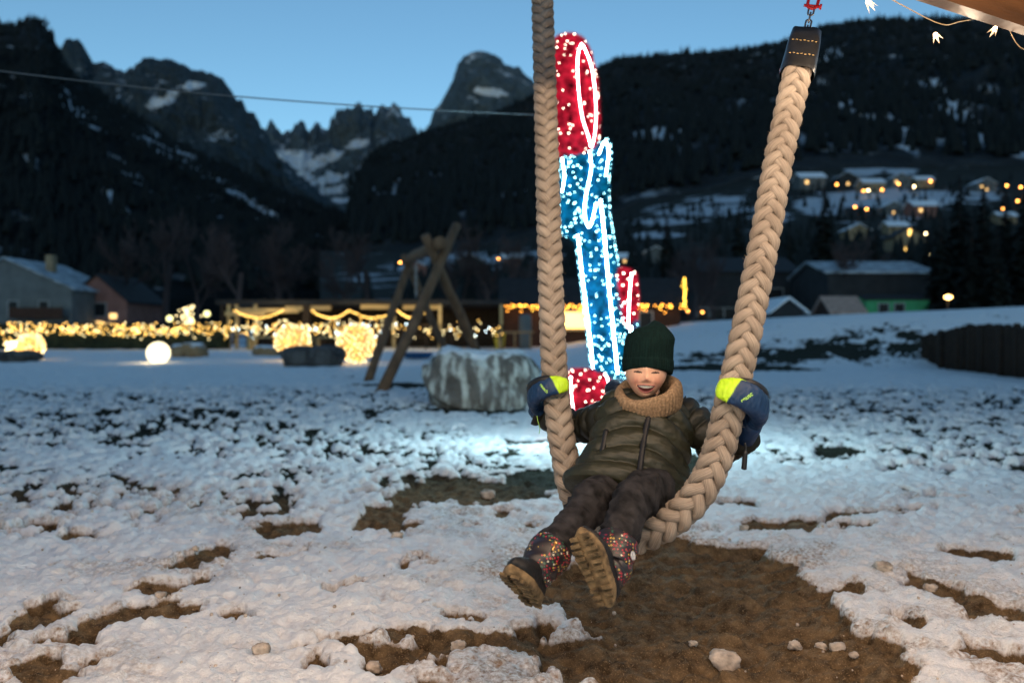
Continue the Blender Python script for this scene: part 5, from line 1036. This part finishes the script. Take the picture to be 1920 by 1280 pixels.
c = P(1778, 557, 56); e = empty('street_lamp', (c[0], c[1], 1.0), 'bright warm lamp on a post under the dark conifers', 'street lamp'); b = MB(); b.ball(c, (.26, .2, .15), 14, 8); b.build('lamp_head', glow('near_lamp', (1.0, .55, .16), 9), e, True); b = MB(); b.tube([[c[0], c[1] + .1, .5], [c[0], c[1] + .1, c[2]]], .05, 8); b.build('pole', M['wire'], e, True)
# ------------------------------------------------------------------ trees
M['bark'] = mat('bare_bark', (.055, .040, .042), .95, .3, 3, 0); M['conifer'] = mat('spruce', (.007, .011, .009), .95, .5, 1.5, 0)
def bare_tree(seed):
    r = random.Random(seed); seg = [[], []]
    def grow(p, d, L, rad, depth):
        n = 3; q = p
        for k in range(n):
            d2 = (d + Vector((r.gauss(0, .10), r.gauss(0, .10), r.gauss(.04, .06)))).normalized(); q2 = q + d2 * (L / n); seg[0 if depth < 2 else 1].append((q.copy(), q2.copy(), rad * (1 - .25 * k / n), rad * (1 - .25 * (k + 1) / n))); q = q2; d = d2
            if depth < 5 and (k > 0 or depth > 0):
                for _ in range(2 if depth < 4 else 3):
                    az = r.uniform(0, 6.28); tl = r.uniform(.35, .75); ax = d.orthogonal().normalized(); ax.rotate(Matrix.Rotation(az, 3, d)); nd = (d * math.cos(tl) + ax * math.sin(tl) + Vector((0, 0, .12))).normalized()
                    if r.random() < .78: grow(q.copy(), nd, L * r.uniform(.5, .72), rad * .5, depth + 1)
        return
    grow(Vector((0, 0, -.2)), Vector((0, 0, 1)), 4.2, .2, 0); out = []
    for part in seg:
        vs, fs = [], []
        for a, b_, r0, r1 in part:
            d = (b_ - a).normalized(); e1_ = d.orthogonal().normalized(); e2_ = d.cross(e1_); r0 = max(r0, .012); r1 = max(r1, .010); i0 = len(vs)
            for c_, rr in ((a, r0), (b_, r1)):
                for k in range(3): vs.append(c_ + (e1_ * math.cos(k * 2.094) + e2_ * math.sin(k * 2.094)) * rr)
            fs += [[i0, i0 + 1, i0 + 4, i0 + 3], [i0 + 1, i0 + 2, i0 + 5, i0 + 4], [i0 + 2, i0, i0 + 3, i0 + 5]]
        out.append((np.array([list(q) for q in vs]), fs))
    return out
def conifer(seed):
    r = np.random.default_rng(seed); vs = []; N_ = 46
    for i in range(N_):
        z = .08 + .92 * (i / N_); R_ = .24 * (1 - z) ** .85 + .008; nb = int(7 + 9 * (1 - z))
        for k in range(nb):
            a_ = r.uniform(0, 6.28); rr = R_ * r.uniform(.65, 1.15); dv = np.array([math.cos(a_), math.sin(a_), 0]); sv_ = np.array([-dv[1], dv[0], 0]); w_ = rr * .26 + .006; p0 = np.array([0, 0, z]) 
            tip = p0 + dv * rr + np.array([0, 0, -rr * r.uniform(.25, .55)]); mid = p0 + dv * rr * .55 + np.array([0, 0, -rr * .08])
            vs += [p0, mid - sv_ * w_ + [0, 0, -.012], tip, mid + sv_ * w_ + [0, 0, -.012]]
    return np.array(vs), np.arange(len(vs)).reshape(-1, 4)
bt_ = []
for s in (1, 2, 3):
    (v0, f0), (v1, f1) = bare_tree(s); h_ = max(v1[:, 2].max(), v0[:, 2].max())
    me0 = bpy.data.meshes.new('trunk'); me0.from_pydata((v0 / h_).tolist(), [], f0); me0.materials.append(M['bark']); me1 = bpy.data.meshes.new('crown'); me1.from_pydata((v1 / h_).tolist(), [], f1); me1.materials.append(M['bark']); bt_.append((me0, me1))
ct_ = []
for s in (1, 2, 3):
    v, f = conifer(s); o = mesh('crown', v, f, M['conifer'], None, False); me1 = o.data; bpy.data.objects.remove(o); b = MB(); b.tube([[0, 0, -.02], [0, 0, .5], [0, 0, .97]], [.022, .014, .003], 8); o = b.build('trunk', M['bark'], None, True); me0 = o.data; bpy.data.objects.remove(o); ct_.append((me0, me1))
def plant(kind, px, ytop, d, i, label, group, zb=0.):
    h_ = H + (HZ - ytop) / F * d - zb; e = empty('bare_tree' if kind == 0 else 'conifer', ((px - 960) / F * d, d, zb), label, 'tree', group, rz=i * 1.7); a_, c_ = (bt_, ct_)[kind][i % 3]
    for nm, me in (('trunk', a_), ('crown', c_)):
        o = bpy.data.objects.new(nm, me); link(o, e)
    e.scale = (h_ * (1.0 if kind == 0 else .9),) * 2 + (h_,)
for i, (px, yt, d) in enumerate([(300, 395, 80), (365, 400, 84), (250, 440, 82), (440, 425, 78), (500, 405, 82), (560, 440, 86), (690, 418, 84), (640, 450, 80), (920, 402, 85), (975, 430, 82), (870, 450, 88), (1300, 425, 66), (1260, 455, 70), (1350, 450, 72), (1590, 470, 76), (1560, 440, 72)]):
    plant(0, px, yt, d, i, 'bare leafless tree with a wide twiggy crown behind the park', 'bare trees behind the park')
for i, (px, yt, d) in enumerate([(1800, 322, 72), (1845, 338, 68), (1765, 392, 66), (1885, 352, 74), (1925, 330, 70), (1822, 400, 62), (1980, 340, 72), (1545, 352, 110), (1480, 420, 100), (1640, 425, 115), (1385, 385, 120), (1440, 440, 100), (1250, 395, 125), (1870, 420, 60), (1740, 420, 75), (1340, 420, 130)]):
    plant(1, px, yt, d, i, 'tall dark conifer standing in the clump beside the hall' if px > 1700 else 'dark conifer standing between the park and the village', 'conifers beside the hall' if px > 1700 else 'conifers below the village')
